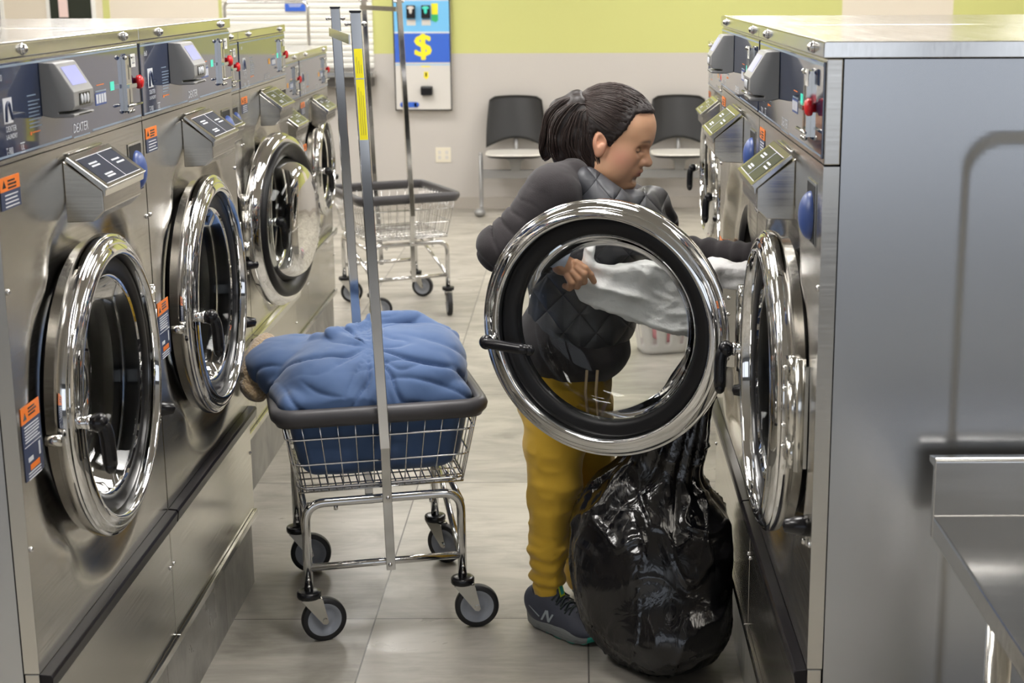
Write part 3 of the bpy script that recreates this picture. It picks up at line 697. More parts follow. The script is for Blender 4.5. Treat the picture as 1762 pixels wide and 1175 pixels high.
def cart(loc, rz, label, wheels, sticker=True, lean=(0.0, 0.0)):
    root = empty('laundry_cart', (loc[0], loc[1], 0), rz, label, 'laundry cart')
    W2, D2, w2, d2, ZT, ZB = 0.265, 0.285, 0.225, 0.235, 0.648, 0.432
    # basket
    def rect(t, grow=0.0):   # t 0 bottom .. 1 top
        a = w2 + (W2 - w2) * t + grow; b_ = d2 + (D2 - d2) * t + grow; z = ZB + (ZT - ZB) * t
        return [(-a, -b_, z), (a, -b_, z), (a, b_, z), (-a, b_, z)]
    bk = MB()
    for t, r in ((0.0, 0.0036), (0.33, 0.0032), (0.68, 0.0032)): bk.tube(loop_path(rect(t, 0.003), 0.035, 5), r, 8, closed=True)
    bk.tube(loop_path(rect(-0.055, -0.010), 0.035, 5), 0.003, 8, closed=True)
    nX = 11; nY = 12
    for sy in (-1, 1):
        for i in range(nX + 1):
            u = -1 + 2 * i / nX
            if abs(u) > 0.97: u = math.copysign(0.97, u)
            bk.tube([(u * W2, sy * D2, ZT), (u * w2, sy * d2, ZB - 0.012)], 0.0019, 6)
    for sx in (-1, 1):
        for i in range(nY + 1):
            v = -0.96 + 1.92 * i / nY
            bk.tube([(sx * W2, v * D2, ZT), (sx * w2, v * d2, ZB - 0.012)], 0.0019, 6)
    for i in range(nX * 2 + 1):
        u = -1 + 2 * i / (nX * 2); bk.tube([(u * w2, -d2, ZB - 0.008), (u * w2, d2, ZB - 0.008)], 0.0019, 6)
    for i in range(9):
        v = -1 + 2 * i / 8; bk.tube([(-w2, v * d2, ZB - 0.012), (w2, v * d2, ZB - 0.012)], 0.0024, 6)
    bk.build('wire_basket', cart_chrome, root)
    rm = MB(); path = loop_path(rect(1.0, 0.006), 0.045, 6)
    # D-shaped vinyl bumper: sweep of a flattened section
    sect = [(0.010, -0.022), (0.020, -0.012), (0.023, 0.002), (0.018, 0.015), (0.004, 0.021), (-0.010, 0.018), (-0.014, 0.010), (-0.010, -0.012), (-0.004, -0.026), (0.006, -0.030)]
    n = len(path); V = []; F = []; ns = len(sect)
    for i in range(n):
        tv = (path[(i + 1) % n] - path[i - 1]); tv.z = 0; tv.normalize(); out = Vector((tv.y, -tv.x, 0))
        for a, b_ in sect: V.append(path[i] + out * a + Vector((0, 0, b_)))
    for i in range(n):
        for k in range(ns): F.append((i * ns + k, ((i + 1) % n) * ns + k, ((i + 1) % n) * ns + (k + 1) % ns, i * ns + (k + 1) % ns))
    rm.add(V, F, 0, True); rm.build('bumper_rim', bumper, root)
    # frame
    lx, ly = 0.212, 0.265
    for sy in (-1, 1):
        fr_ = MB(); fr_.tube(arc_path([(-lx, sy * ly, 0.148), (-lx, sy * ly, 0.398), (lx, sy * ly, 0.398), (lx, sy * ly, 0.148)], 0.055, 8), 0.0125, 14)
        fr_.cyl((-lx, sy * ly, 0.215), (lx, sy * ly, 0.215), 0.0105, 12)
        for sx in (-1, 1):
            for z in (0.165, 0.185): fr_.ball((sx * lx, sy * ly - 0.0125, z), 0.0045, 0, 10, 6)
        fr_.build('leg_frame', cart_chrome, root)
    sd = MB()
    for sx in (-1, 1):
        sd.cyl((sx * lx, -ly, 0.372), (sx * lx, ly, 0.372), 0.009, 12)
        sd.cyl((sx * (lx - 0.004), ly, 0.385), (sx * (lx - 0.004), -ly, 0.215), 0.0095, 12)
    for sx in (-0.13, 0.13):
        for sy in (-ly, ly): sd.cyl((sx, sy, 0.376), (sx, sy, 0.388), 0.006, 10)
    sd.build('side_braces', cart_chrome, root)
    # poles
    tops = []
    for sy in (-1, 1):
        yb = sy * (ly + 0.0175); p = MB()
        ytop = sy * (ly + 0.030); x0, x1 = 0.012 + lean[0], -0.034 + lean[0] + lean[1]
        pts = [(x0, yb, 0.195), (x0 - 0.004, yb, 0.39), (x0 - 0.010, sy * (D2 + 0.034), 0.655), (x1, sy * (D2 + 0.018), 1.692)]
        pw, pd = 0.0125, 0.0045
        V = []; F = []
        for (x, y, z) in pts[:3]: V += [(x - pw, y - pd, z), (x + pw, y - pd, z), (x + pw, y + pd, z), (x - pw, y + pd, z)]
        for i in range(2):
            for k in range(4): F.append((i * 4 + k, i * 4 + (k + 1) % 4, i * 4 + 4 + (k + 1) % 4, i * 4 + 4 + k))
        F += [(3, 2, 1, 0), (8, 9, 10, 11)]
        p.add(V, F)
        a, b_ = Vector(pts[2]), Vector(pts[3]); hw_ = 0.0135; q = 0.008; V = []
        a = a + Vector((0, 0, -0.10))
        for c_ in (a, b_):
            V += [c_ + Vector((-hw_, -q, 0)), c_ + Vector((hw_, -q, 0)), c_ + Vector((hw_, q, 0)), c_ + Vector((-hw_, q, 0))]
        p.add(V, [(0, 1, 5, 4), (1, 2, 6, 5), (2, 3, 7, 6), (3, 0, 4, 7), (3, 2, 1, 0), (4, 5, 6, 7)])
        for z_ in (0.212, 0.405, 0.46): p.ball((x0 - 0.003, yb - pd - 0.001, z_), 0.006, 0, 10, 6)
        po = p.build('pole', cart_chrome, root, bevel=0.002)
        MB().box(b_.x - 0.0145, b_.x + 0.0145, b_.y - 0.0095, b_.y + 0.0095, 1.6921, 1.697).build('pole_cap', blackp, po)
        MB().cyl((b_.x - 0.022, b_.y, 1.664), (b_.x + 0.022, b_.y, 1.664), 0.004, 10).ball((b_.x + 0.022, b_.y, 1.664), 0.007, 0, 10, 6).ball((b_.x - 0.022, b_.y, 1.664), 0.006, 0, 10, 6).build('pole_bolt', chrome_dull, po)
        tops.append(b_)
        if sticker and sy < 0:
            L_ = (b_ - a).length
            def onp(zz): t_ = (zz - a.z) / (b_.z - a.z); return a + (b_ - a) * t_
            lb_ = MB()
            for (z0_, z1_) in ((1.530, 1.603), (1.375, 1.527)):
                c0, c1 = onp(z0_), onp(z1_); yo = -q - 0.0008
                lb_.add([(c0.x - 0.0105, c0.y + yo, c0.z), (c0.x + 0.0105, c0.y + yo, c0.z), (c1.x + 0.0105, c1.y + yo, c1.z), (c1.x - 0.0105, c1.y + yo, c1.z)], [(0, 1, 2, 3)], 0)
                for k in range(3):
                    xx = -0.005 + k * 0.005; e0, e1 = onp(z0_ + 0.012), onp(z1_ - 0.02 - 0.01 * k)
                    lb_.add([(e0.x + xx - 0.0006, e0.y + yo - 0.0004, e0.z), (e0.x + xx + 0.0006, e0.y + yo - 0.0004, e0.z), (e1.x + xx + 0.0006, e1.y + yo - 0.0004, e1.z), (e1.x + xx - 0.0006, e1.y + yo - 0.0004, e1.z)], [(0, 1, 2, 3)], 1)
            lb_.build('yellow_sticker', [yel_lab, mat('sticker_print', (0.35, 0.30, 0.05), 0.5)], po)
    n_, f_ = tops; cb_ = MB(); cb_.box(n_.x - 0.019, n_.x - 0.0155, n_.y - 0.008, f_.y + 0.008, 1.614, 1.638)
    cb_.build('crossbar', chrome_dull, root)
    # casters
    for (sx, sy), ang in zip(((-1, -1), (1, -1), (-1, 1), (1, 1)), wheels):
        x, y = sx * lx, sy * ly
        ca = MB(); ca.lathe([(0.001, 0.150), (0.022, 0.150), (0.031, 0.148), (0.033, 0.145), (0.033, 0.134), (0.031, 0.130), (0.001, 0.130)], (x, y, 0), 'z', 28)
        cs2 = ca.build('caster', blackp, root)
        R_ = Matrix.Rotation(ang - rz, 3, 'Z'); C0 = Vector((x, y, 0))
        def T(px_, py_, pz_): return C0 + R_ @ Vector((px_, py_, pz_))
        fk = MB(); off = 0.038
        for s_ in (-1, 1):
            yv = s_ * 0.017; th_ = 0.0025
            poly = [(-0.024, 0.127), (0.030, 0.127), (0.034, 0.122), (off + 0.010, 0.056), (off + 0.004, 0.050), (off - 0.006, 0.052)]
            V = [T(a, yv - th_ / 2, b_) for a, b_ in poly] + [T(a, yv + th_ / 2, b_) for a, b_ in poly]; m_ = len(poly)
            fk.add(V, [tuple(range(m_)), tuple(range(2 * m_ - 1, m_ - 1, -1))] + [(i, m_ + i, m_ + (i + 1) % m_, (i + 1) % m_) for i in range(m_)])
            fk.cyl(T(off, yv + s_ * 0.001, 0.062), T(off, yv + s_ * 0.006, 0.062), 0.007, 8, smooth=False)
        V = [T(a, b_, c_) for a in (-0.024, 0.032) for b_ in (-0.0182, 0.0182) for c_ in (0.124, 0.128)]
        fk.add(V, [(0, 1, 3, 2), (4, 6, 7, 5), (0, 4, 5, 1), (2, 3, 7, 6), (0, 2, 6, 4), (1, 5, 7, 3)])
        fk.build('fork', chrome_dull, cs2)
        wh = MB(); prof3 = [(0.0465, -0.011), (0.060, -0.0125), (0.0615, -0.008), (0.0615, 0.008), (0.060, 0.0125), (0.0465, 0.011)]
        wh.lathe(prof3, (0, 0, 0), 'y', 48, 0); wh.lathe([(0.004, -0.010), (0.012, -0.011), (0.018, -0.004), (0.034, -0.005), (0.0395, -0.0105), (0.0468, -0.0115)], (0, 0, 0), 'y', 48, 1); wh.lathe([(0.004, 0.010), (0.012, 0.011), (0.018, 0.004), (0.034, 0.005), (0.0395, 0.0105), (0.0468, 0.0115)], (0, 0, 0), 'y', 48, 1)
        wh.v = [tuple(T(a + off, b_, c_ + 0.0615)) for a, b_, c_ in wh.v]
        wh.build('wheel', [tyre, hub], cs2)
    return root
cart((-0.598, 4.245), math.radians(13.5), 'chrome wire laundry cart in front holding the blue comforter', [math.radians(a) for a in (22, 8, 6, -30)], True)
cart((-1.02, 8.37), math.radians(25), 'empty chrome wire laundry cart farther back in the aisle', [math.radians(a) for a in (12, -78, 10, -15)], False)

# white laundry basket far back on the floor
lbk = empty('laundry_basket', (0.40, 7.35, 0), 0.2, 'small white plastic basket on the floor seen through the open door', 'basket')
wb = MB(); nS = 48; lv = 14; V = []; F = []
for k in range(nS):
    a = 2 * math.pi * k / nS; ca, sa = math.cos(a), math.sin(a); ex = (abs(ca) ** 5 + abs(sa) ** 5) ** -0.2
    for j in range(lv + 1):
        r = 0.105 + 0.03 * j / lv; V.append((r * ca * ex * 1.05, r * sa * ex * 0.85, 0.002 + 0.21 * j / lv))
for k in range(nS):
    for j in range(lv):
        if 3 <= j <= 9 and k % 4 == 0: continue
        F.append((k * (lv + 1) + j, ((k + 1) % nS) * (lv + 1) + j, ((k + 1) % nS) * (lv + 1) + j + 1, k * (lv + 1) + j + 1))
F.append(tuple(k * (lv + 1) for k in range(nS))[::-1])
wb.add(V, F, 0, True); wo = wb.build('basket_shell', mat('white_plastic', (0.72, 0.70, 0.68), 0.4), lbk); sm_ = wo.modifiers.new('s', 'SOLIDIFY'); sm_.thickness = 0.003
pk = MB().ball((0.42, 7.35, 0.125), (0.09, 0.075, 0.085), 0, 20, 12)
tag(pk.build('pink_cloth', mat('pink_cloth', (0.75, 0.35, 0.38), 0.8)), 'pink cloth showing inside the small white basket', 'cloth')
# ------------------------------------------------------------------ sculpting with distance fields
def _hash(i, j, k):
    h = (i * 374761393 + j * 668265263 + k * 2147483647 // 3) & 0xffffffff
    h = ((h ^ (h >> 13)) * 1274126177) & 0xffffffff
    return ((h ^ (h >> 16)) & 0xffff) / 32767.5 - 1.0
def vnoise(P, scale, seed=0):
    P = np.asarray(P, dtype=np.float64) * scale + 37.7 + seed * 17.3
    I = np.floor(P).astype(np.int64); Fr = P - I; Fr = Fr * Fr * Fr * (Fr * (Fr * 6 - 15) + 10)
    i, j, k = I[..., 0], I[..., 1], I[..., 2]; fx, fy, fz = Fr[..., 0], Fr[..., 1], Fr[..., 2]
    r = 0
    for dx in (0, 1):
        wx = fx if dx else 1 - fx
        for dy in (0, 1):
            wy = fy if dy else 1 - fy
            for dz in (0, 1):
                r = r + wx * wy * (fz if dz else 1 - fz) * _hash(i + dx, j + dy, k + dz)
    return r
def fbm(P, scale, oct=3, seed=0):
    r = 0; a = 1
    for o in range(oct): r = r + a * vnoise(P, scale * 2 ** o, seed + o); a *= 0.5
    return r
def ridge(P, scale, oct=2, seed=0):
    r = 0; a = 1
    for o in range(oct): r = r + a * (1 - np.abs(vnoise(P, scale * 2 ** o, seed + o)) * 2.2); a *= 0.5
    return r

class Field:
    """a smooth union / difference of rounded primitives"""
    def __init__(s): s.ops = []; s.lo = np.full(3, 1e9); s.hi = np.full(3, -1e9)
    def _grow(s, c, r):
        c = np.array(c, float); s.lo = np.minimum(s.lo, c - r); s.hi = np.maximum(s.hi, c + r)
    def cap(s, a, b, ra, rb=None, k=0.01, sub=False, fold=None):
        rb = ra if rb is None else rb; a = np.array(a, float); b = np.array(b, float)
        if not sub: s._grow(a, ra); s._grow(b, rb)
        def f(P):
            ab = b - a; L2 = ab @ ab + 1e-12; t = np.clip(((P - a) @ ab) / L2, 0, 1)
            r = ra + (rb - ra) * t
            if fold:
                amp, fr, ph = fold
                r = r + amp * np.sin(2 * math.pi * fr * t + ph + 2.2 * vnoise(P, 9, 3)) * (0.6 + 0.4 * vnoise(P, 14, 5))
            return np.linalg.norm(P - a - t[..., None] * ab, axis=-1) - r
        s.ops.append((f, k, sub)); return s
    def chain(s, pts, rs, k=0.01, fold=None):
        for i in range(len(pts) - 1): s.cap(pts[i], pts[i + 1], rs[i], rs[i + 1], k, fold=fold)
        return s
    def ell(s, c, r, k=0.01, rot=None, sub=False):
        c = np.array(c, float); r = np.array(r, float)
        Rm = np.array(rot) if rot is not None else np.eye(3)
        if not sub: s._grow(c, r.max())
        def f(P):
            q = (P - c) @ Rm
            k0 = np.linalg.norm(q / r, axis=-1); k1 = np.linalg.norm(q / (r * r), axis=-1)
            return k0 * (k0 - 1.0) / np.maximum(k1, 1e-9)
        s.ops.append((f, k, sub)); return s
    def fn(s, f, k=0.01, sub=False): s.ops.append((f, k, sub)); return s
    def __call__(s, P):
        d = None
        for f, k, sub in s.ops:
            e = f(P)
            if d is None: d = e; continue
            if sub:
                h = np.clip(0.5 - 0.5 * (d + e) / k, 0, 1); d = d * (1 - h) + (-e) * h + k * h * (1 - h)
            else:
                h = np.clip(0.5 + 0.5 * (e - d) / k, 0, 1); d = e * (1 - h) + d * h - k * h * (1 - h)
        return d
def surface(field, h, pad=0.02, lo=None, hi=None, disp=None, post=None):
    """surface nets; returns vertices, quads"""
    lo = np.array(field.lo if lo is None else lo) - pad; hi = np.array(field.hi if hi is None else hi) + pad
    n = np.ceil((hi - lo) / h).astype(int) + 1
    xs = [lo[a] + h * np.arange(n[a]) for a in range(3)]
    V = np.empty(n, dtype=np.float32)
    for i in range(0, n[0], 16):
        G = np.stack(np.meshgrid(xs[0][i:i + 16], xs[1], xs[2], indexing='ij'), -1)
        V[i:i + 16] = field(G)
    S = V < 0
    cn = n - 1; cnt = np.zeros(cn, np.int8); acc = np.zeros(tuple(cn) + (3,), np.float32)
    offs = [(a, b, c) for a in (0, 1) for b in (0, 1) for c in (0, 1)]
    def sl(o): return V[o[0]:o[0] + cn[0], o[1]:o[1] + cn[1], o[2]:o[2] + cn[2]]
    for o in offs:
        for ax in range(3):
            if o[ax]: continue
            o2 = list(o); o2[ax] = 1
            a = sl(o); b = sl(o2); m = (a < 0) != (b < 0)
            t = np.where(m, a / np.where(m, a - b, 1), 0)
            cnt += m
            for q in range(3): acc[..., q] += np.where(m, o[q] + (t if q == ax else 0), 0)
    act = cnt > 0; idx = -np.ones(cn, np.int64); idx[act] = np.arange(act.sum())
    ijk = np.argwhere(act); P = lo + h * (ijk + acc[act] / cnt[act][:, None])
    Q = []
    for ax in range(3):
        b_, c_ = (ax + 1) % 3, (ax + 2) % 3
        s0 = [slice(None)] * 3; s1 = [slice(None)] * 3; s0[ax] = slice(0, n[ax] - 1); s1[ax] = slice(1, n[ax])
        e = np.argwhere(S[tuple(s0)] != S[tuple(s1)])
        e = e[(e[:, b_] > 0) & (e[:, c_] > 0) & (e[:, b_] < n[b_] - 1) & (e[:, c_] < n[c_] - 1)]
        ins = S[e[:, 0], e[:, 1], e[:, 2]]
        def cell(db, dc):
            f = e.copy(); f[:, b_] -= db; f[:, c_] -= dc; return idx[f[:, 0], f[:, 1], f[:, 2]]
        q = np.stack([cell(1, 1), cell(0, 1), cell(0, 0), cell(1, 0)], 1); q[~ins] = q[~ins][:, ::-1]
        Q.append(q)
    Q = np.concatenate(Q)
    return P, Q
def vnormals(P, Q):
    a = P[Q[:, 2]] - P[Q[:, 0]]; b = P[Q[:, 3]] - P[Q[:, 1]]; nf = np.cross(a, b)
    N = np.zeros_like(P)
    for k in range(4): np.add.at(N, Q[:, k], nf)
    return N / np.maximum(np.linalg.norm(N, axis=1), 1e-12)[:, None]
def relax(P, Q, it=2, lam=0.5):
    for _ in range(it):
        A = np.zeros_like(P); c = np.zeros(len(P))
        for a, b in ((0, 1), (1, 2), (2, 3), (3, 0)):
            np.add.at(A, Q[:, a], P[Q[:, b]]); np.add.at(c, Q[:, a], 1)
            np.add.at(A, Q[:, b], P[Q[:, a]]); np.add.at(c, Q[:, b], 1)
        P = P * (1 - lam) + lam * A / np.maximum(c, 1)[:, None]
    return P
def mesh_from(name, P, Q, mats, parent=None, base=(0, 0, 0), colors=None, keep=None):
    P = np.asarray(P) - np.array(base)
    if keep is not None:
        Q = Q[keep[Q].all(1)]; used = np.unique(Q); mp = -np.ones(len(P), int); mp[used] = np.arange(len(used))
        P = P[used]; Q = mp[Q]
        if colors is not None: colors = colors[used]
    me = bpy.data.meshes.new(name); me.vertices.add(len(P)); me.vertices.foreach_set('co', P.astype(np.float32).ravel())
    me.loops.add(len(Q) * 4); me.loops.foreach_set('vertex_index', Q.astype(np.int32).ravel())
    me.polygons.add(len(Q)); me.polygons.foreach_set('loop_start', np.arange(0, len(Q) * 4, 4, dtype=np.int32))
    try: me.polygons.foreach_set('loop_total', np.full(len(Q), 4, np.int32))
    except Exception: pass
    me.update(calc_edges=True); me.validate()
    me.polygons.foreach_set('use_smooth', [True] * len(me.polygons))
    for m in (mats if isinstance(mats, (list, tuple)) else [mats]): me.materials.append(m)
    if colors is not None:
        at = me.color_attributes.new('tone', 'FLOAT_COLOR', 'POINT')
        at.data.foreach_set('color', np.concatenate([colors, np.ones((len(colors), 1))], 1).astype(np.float32).ravel())
    o = bpy.data.objects.new(name, me); COL.objects.link(o)
    if parent: o.parent = parent
    return o
def PT(x, y, Y): return np.array(pt(x, y, Y))

# ---------------- fabric materials
denim = noise_bump(mat('blue_cotton', (0.062, 0.118, 0.255), 0.78, 0.0, Sheen_Weight=0.25), (700, 700, 700), 0.12, 0.001, 2)
sherpa = noise_bump(mat('tan_sherpa', (0.42, 0.30, 0.17), 0.95, 0.0, Sheen_Weight=0.6), (160, 160, 160), 1.0, 0.006, 3, col_var=((0.26, 0.17, 0.09), (0.50, 0.37, 0.21)))
blanket_m = noise_bump(mat('white_quilt', (0.86, 0.85, 0.84), 0.85), (90, 90, 90), 0.5, 0.004, 3)
bag_m = mat('black_plastic_film', (0.0025, 0.0025, 0.004), 0.16, 0.0, Specular_IOR_Level=0.65)
noise_bump(bag_m, (14, 14, 7), 0.22, 0.02, 3, distortion=2.0)
fleece = noise_bump(mat('charcoal_fleece', (0.026, 0.022, 0.024), 0.92, 0.0, Sheen_Weight=0.12, Sheen_Roughness=0.5), (420, 420, 420), 0.35, 0.002, 2)
hoodie_m = noise_bump(mat('dark_brown_knit', (0.040, 0.032, 0.034), 0.9, 0.0, Sheen_Weight=0.3), (420, 420, 420), 0.3, 0.002, 2)
mustard = noise_bump(mat('mustard_sweat_cotton', (0.56, 0.34, 0.022), 0.85, 0.0, Sheen_Weight=0.2), (500, 500, 500), 0.25, 0.0015, 2)
hair_m = mat('dark_brown_hair', (0.012, 0.007, 0.006), 0.5)
hair_s = mat('hair_strand', (0.024, 0.013, 0.010), 0.46)
cuff_m = mat('pale_blue_cuff', (0.60, 0.68, 0.82), 0.85)
skin = bpy.data.materials.new('skin'); skin.use_nodes = True
_n, _l, _b = nodes(skin); _a = _n.new('ShaderNodeAttribute'); _a.attribute_name = 'tone'; _l.new(_a.outputs['Color'], _b.inputs['Base Color'])
_b.inputs['Roughness'].default_value = 0.48; _b.inputs['Subsurface Weight'].default_value = 0.12; _b.inputs['Subsurface Radius'].default_value = (0.012, 0.005, 0.003)
# quilted vest: stitched diamonds
vest_m = mat('quilted_slate', (0.034, 0.036, 0.043), 0.5)
_n, _l, _b = nodes(vest_m)
_tc = _n.new('ShaderNodeTexCoord'); _sp = _n.new('ShaderNodeSeparateXYZ'); _l.new(_tc.outputs['Object'], _sp.inputs[0])
def _m(op, a, b=None):
    q = _n.new('ShaderNodeMath'); q.operation = op
    for i, x in enumerate((a, b)):
        if x is None: continue
        if isinstance(x, (int, float)): q.inputs[i].default_value = x
        else: _l.new(x, q.inputs[i])
    return q.outputs[0]
_h = None
for sgn_ in (1, -1):
    e_ = _m('ADD', _m('MULTIPLY', _sp.outputs[0], 36.0), _m('MULTIPLY', _sp.outputs[2], 31.0 * sgn_))
    s_ = _m('POWER', _m('ABSOLUTE', _m('SINE', e_)), 0.45)
    _h = s_ if _h is None else _m('MINIMUM', _h, s_)
_bp = _n.new('ShaderNodeBump'); _bp.inputs['Strength'].default_value = 0.9; _bp.inputs['Distance'].default_value = 0.009; _l.new(_h, _bp.inputs['Height']); _l.new(_bp.outputs[0], _b.inputs['Normal'])

# ------------------------------------------------------------------ comforter in the cart
CA = math.radians(13.5); cc = np.array([-0.598, 4.245, 0.0])
def cartP(x, y, z): return cc + np.array([x * math.cos(CA) - y * math.sin(CA), x * math.sin(CA) + y * math.cos(CA), z])
cRot = np.array([[math.cos(CA), -math.sin(CA), 0], [math.sin(CA), math.cos(CA), 0], [0, 0, 1]])
F_ = Field()
def basket_fill(P):
    q = (P - cc) @ cRot; t = np.clip((q[..., 2] - 0.432) / 0.216, 0, 1)
    a = 0.213 + 0.036 * t; b = 0.222 + 0.045 * t
    dx = np.abs(q[..., 0]) - a + 0.05; dy = np.abs(q[..., 1]) - b + 0.05; dz = np.abs(q[..., 2] - 0.575) - 0.128 + 0.05
    d = np.stack([dx, dy, dz], -1)
    return np.linalg.norm(np.maximum(d, 0), axis=-1) + np.minimum(d.max(-1), 0) - 0.05
F_.fn(basket_fill, 0.03); F_._grow(cc + np.array([0, 0, 0.55]), 0.36)
F_.ell(cartP(0.0, -0.01, 0.665), (0.243, 0.268, 0.150), 0.03, cRot)
F_.ell(cartP(0.10, -0.04, 0.700), (0.145, 0.215, 0.105), 0.025, cRot); F_.ell(cartP(0.172, -0.02, 0.705), (0.092, 0.215, 0.098), 0.02, cRot); F_.ell(cartP(-0.12, -0.13, 0.69), (0.13, 0.15, 0.085), 0.02, cRot)
F_.ell(cartP(-0.11, -0.07, 0.690), (0.135, 0.195, 0.088), 0.025, cRot)
F_.ell(cartP(-0.19, 0.06, 0.718), (0.150, 0.16, 0.060), 0.02, cRot)
F_.ell(cartP(-0.258, 0.06, 0.706), (0.068, 0.13, 0.056), 0.02, cRot)
F_.cap(cartP(-0.232, -0.262, 0.670), cartP(-0.04, -0.272, 0.672), 0.022, 0.018, 0.03)
F_.cap(cartP(-0.238, -0.24, 0.670), cartP(-0.262, 0.02, 0.672), 0.022, 0.03, 0.03)
F_.cap(cartP(0.15, 0.12, 0.785), cartP(0.228, 0.05, 0.755), 0.036, 0.030, 0.008); F_.cap(cartP(0.228, 0.05, 0.755), cartP(0.238, -0.03, 0.705), 0.030, 0.022, 0.008)
F_.cap(cartP(0.02, 0.07, 0.815), cartP(0.15, 0.12, 0.800), 0.030, 0.028, 0.008); F_.cap(cartP(-0.10, -0.02, 0.798), cartP(0.02, 0.06, 0.806), 0.028, 0.026, 0.012)
F_.cap(cartP(-0.14, 0.02, 0.775), cartP(-0.03, -0.10, 0.800), 0.026, 0.020, 0.010)
P, Q = surface(F_, 0.005); P = relax(P, Q, 2)
def comf_disp(P):
    N = vnormals(P, Q); q = (P - cc) @ cRot
    g = np.array([-0.015, -0.20, 0.80])           # the gather near the pole
    dx, dz = q[:, 0] - g[0], q[:, 2] - g[2]; ang = np.arctan2(dz, dx); rr = np.hypot(dx, dz)
    up = np.clip((q[:, 2] - 0.60) / 0.06, 0, 1)
    w_ = vnoise(P, 7, 4)
    def crs(ph, sharp=5.0): return np.exp(-np.abs(np.sin(ph)) * sharp)
    front = np.clip((-q[:, 1] + 0.20) / 0.2, 0, 1)
    ph = ang * 3.5 + 1.5 * w_ + 0.5 * vnoise(P, 16, 14) + 0.6
    ph2 = ang * 6.0 + 2.0 * vnoise(P, 8, 15)
    near = np.clip(rr / 0.05, 0, 1)
    d = -0.022 * crs(ph, 7.0) * near * np.exp(-(rr / 0.24) ** 2) * up * front
    d -= 0.011 * crs(ph2, 6.0) * near * np.exp(-(rr / 0.13) ** 2) * up * front
    d += 0.010 * (1 - np.exp(-(rr / 0.10) ** 2)) * up - 0.010 * np.exp(-(rr / 0.035) ** 2) * up * front
    # long soft folds running with the cloth
    lw = q[:, 0] * 0.35 + q[:, 2] * 1.0 + q[:, 1] * 0.35
    m1 = np.clip(0.35 + 1.4 * vnoise(P, 5, 33), 0, 1)
    d -= up * 0.012 * m1 * crs(lw * 38 + 3.2 * vnoise(P, 4.5, 31) + 2, 3.5)
    lw2 = q[:, 0] * 0.9 - q[:, 2] * 0.6
    m2 = np.clip(0.1 + 1.5 * vnoise(P, 6, 43), 0, 1)
    d -= up * 0.010 * m2 * crs(lw2 * 32 + 3.0 * vnoise(P, 5, 41), 4.0)
    d += up * 0.006 * fbm(P, 6, 1, 9) + 0.0015 * fbm(P, 24, 2, 6)
    low = 1 - up; d += low * (0.0028 * fbm(P, 11, 2, 8) - 0.002)
    return P + N * d[:, None]
P = comf_disp(P); P = relax(P, Q, 1, 0.4)
qn = (P - cc) @ cRot; lim = 0.292; qn[:, 1] = np.clip(qn[:, 1], -lim, lim); lowz = qn[:, 2] < 0.625
t_ = np.clip((qn[:, 2] - 0.432) / 0.216, 0, 1); mx_, my_ = 0.2215 + 0.04 * t_, 0.2315 + 0.05 * t_
qn[lowz, 0] = np.clip(qn[lowz, 0], -mx_[lowz], mx_[lowz]); qn[lowz, 1] = np.clip(qn[lowz, 1], -my_[lowz], my_[lowz]); P = qn @ cRot.T + cc
bz = (cc[0], cc[1], 0.44)
co_ = mesh_from('comforter', P, Q, denim, None, bz); co_.location = bz
tag(co_, 'blue cotton comforter bundled up and overflowing the front laundry cart', 'comforter')
# tan blanket at its left end
F_ = Field()
for c_, r_ in (((446, 606, 4.28), 0.032), ((436, 632, 4.24), 0.038), ((434, 660, 4.22), 0.036), ((456, 594, 4.32), 0.028), ((447, 672, 4.20), 0.028)): F_.ell(PT(*c_), (r_, 0.07, r_ * 1.1), 0.02)
for c_, r_ in (((412, 632, 4.33), 0.036), ((406, 660, 4.32), 0.032), ((416, 606, 4.36), 0.030)): F_.ell(PT(*c_), (r_, 0.06, r_ * 1.15), 0.02)
P, Q = surface(F_, 0.005); N_ = vnormals(P, Q); P = P + N_ * (0.003 * fbm(P, 40, 2, 2) + 0.003 * fbm(P, 14, 1, 5))[:, None]
P[:, 0] = np.maximum(P[:, 0], -0.955)
bs = tuple(P.mean(0)); tb_ = mesh_from('fleece_blanket', P, Q, sherpa, None, bs); tb_.location = bs
tag(tb_, 'tan fleece blanket poking out at the left end of the blue comforter', 'blanket')

# ------------------------------------------------------------------ black garbage bag
F_ = Field()
F_.ell((0.200, 3.85, 0.225), (0.208, 0.205, 0.235), 0.05); F_.ell((0.230, 3.785, 0.125), (0.168, 0.195, 0.135), 0.05); F_.ell((0.12, 3.90, 0.33), (0.14, 0.14, 0.17), 0.06)
F_.ell((0.29, 3.86, 0.33), (0.115, 0.14, 0.13), 0.05)
F_.cap((0.17, 3.89, 0.36), (0.235, 3.885, 0.60), 0.145, 0.085, 0.07); F_.cap((0.235, 3.885, 0.60), (0.335, 3.88, 0.83), 0.085, 0.034, 0.05); F_.cap((0.335, 3.88, 0.83), (0.372, 3.885, 0.93), 0.034, 0.022, 0.02)
P, Q = surface(F_, 0.0065); P = relax(P, Q, 2); N_ = vnormals(P, Q)
z_ = P[:, 2]; upm = np.clip((z_ - 0.36) / 0.18, 0, 1)
axx = 0.19 + np.clip(z_ - 0.35, 0, 1) * 0.30
ang = np.arctan2(P[:, 1] - 3.87, P[:, 0] - axx)
pl = np.abs(np.sin(ang * 4.5 + 1.6 * vnoise(P * np.array([1, 1, 0.4]), 6, 3) + z_ * 2)) ** 0.7 - 0.6
d = upm * 0.020 * pl
Pw = P + 0.04 * np.stack([vnoise(P, 8, 1), vnoise(P, 8, 2), vnoise(P, 8, 3)], 1)
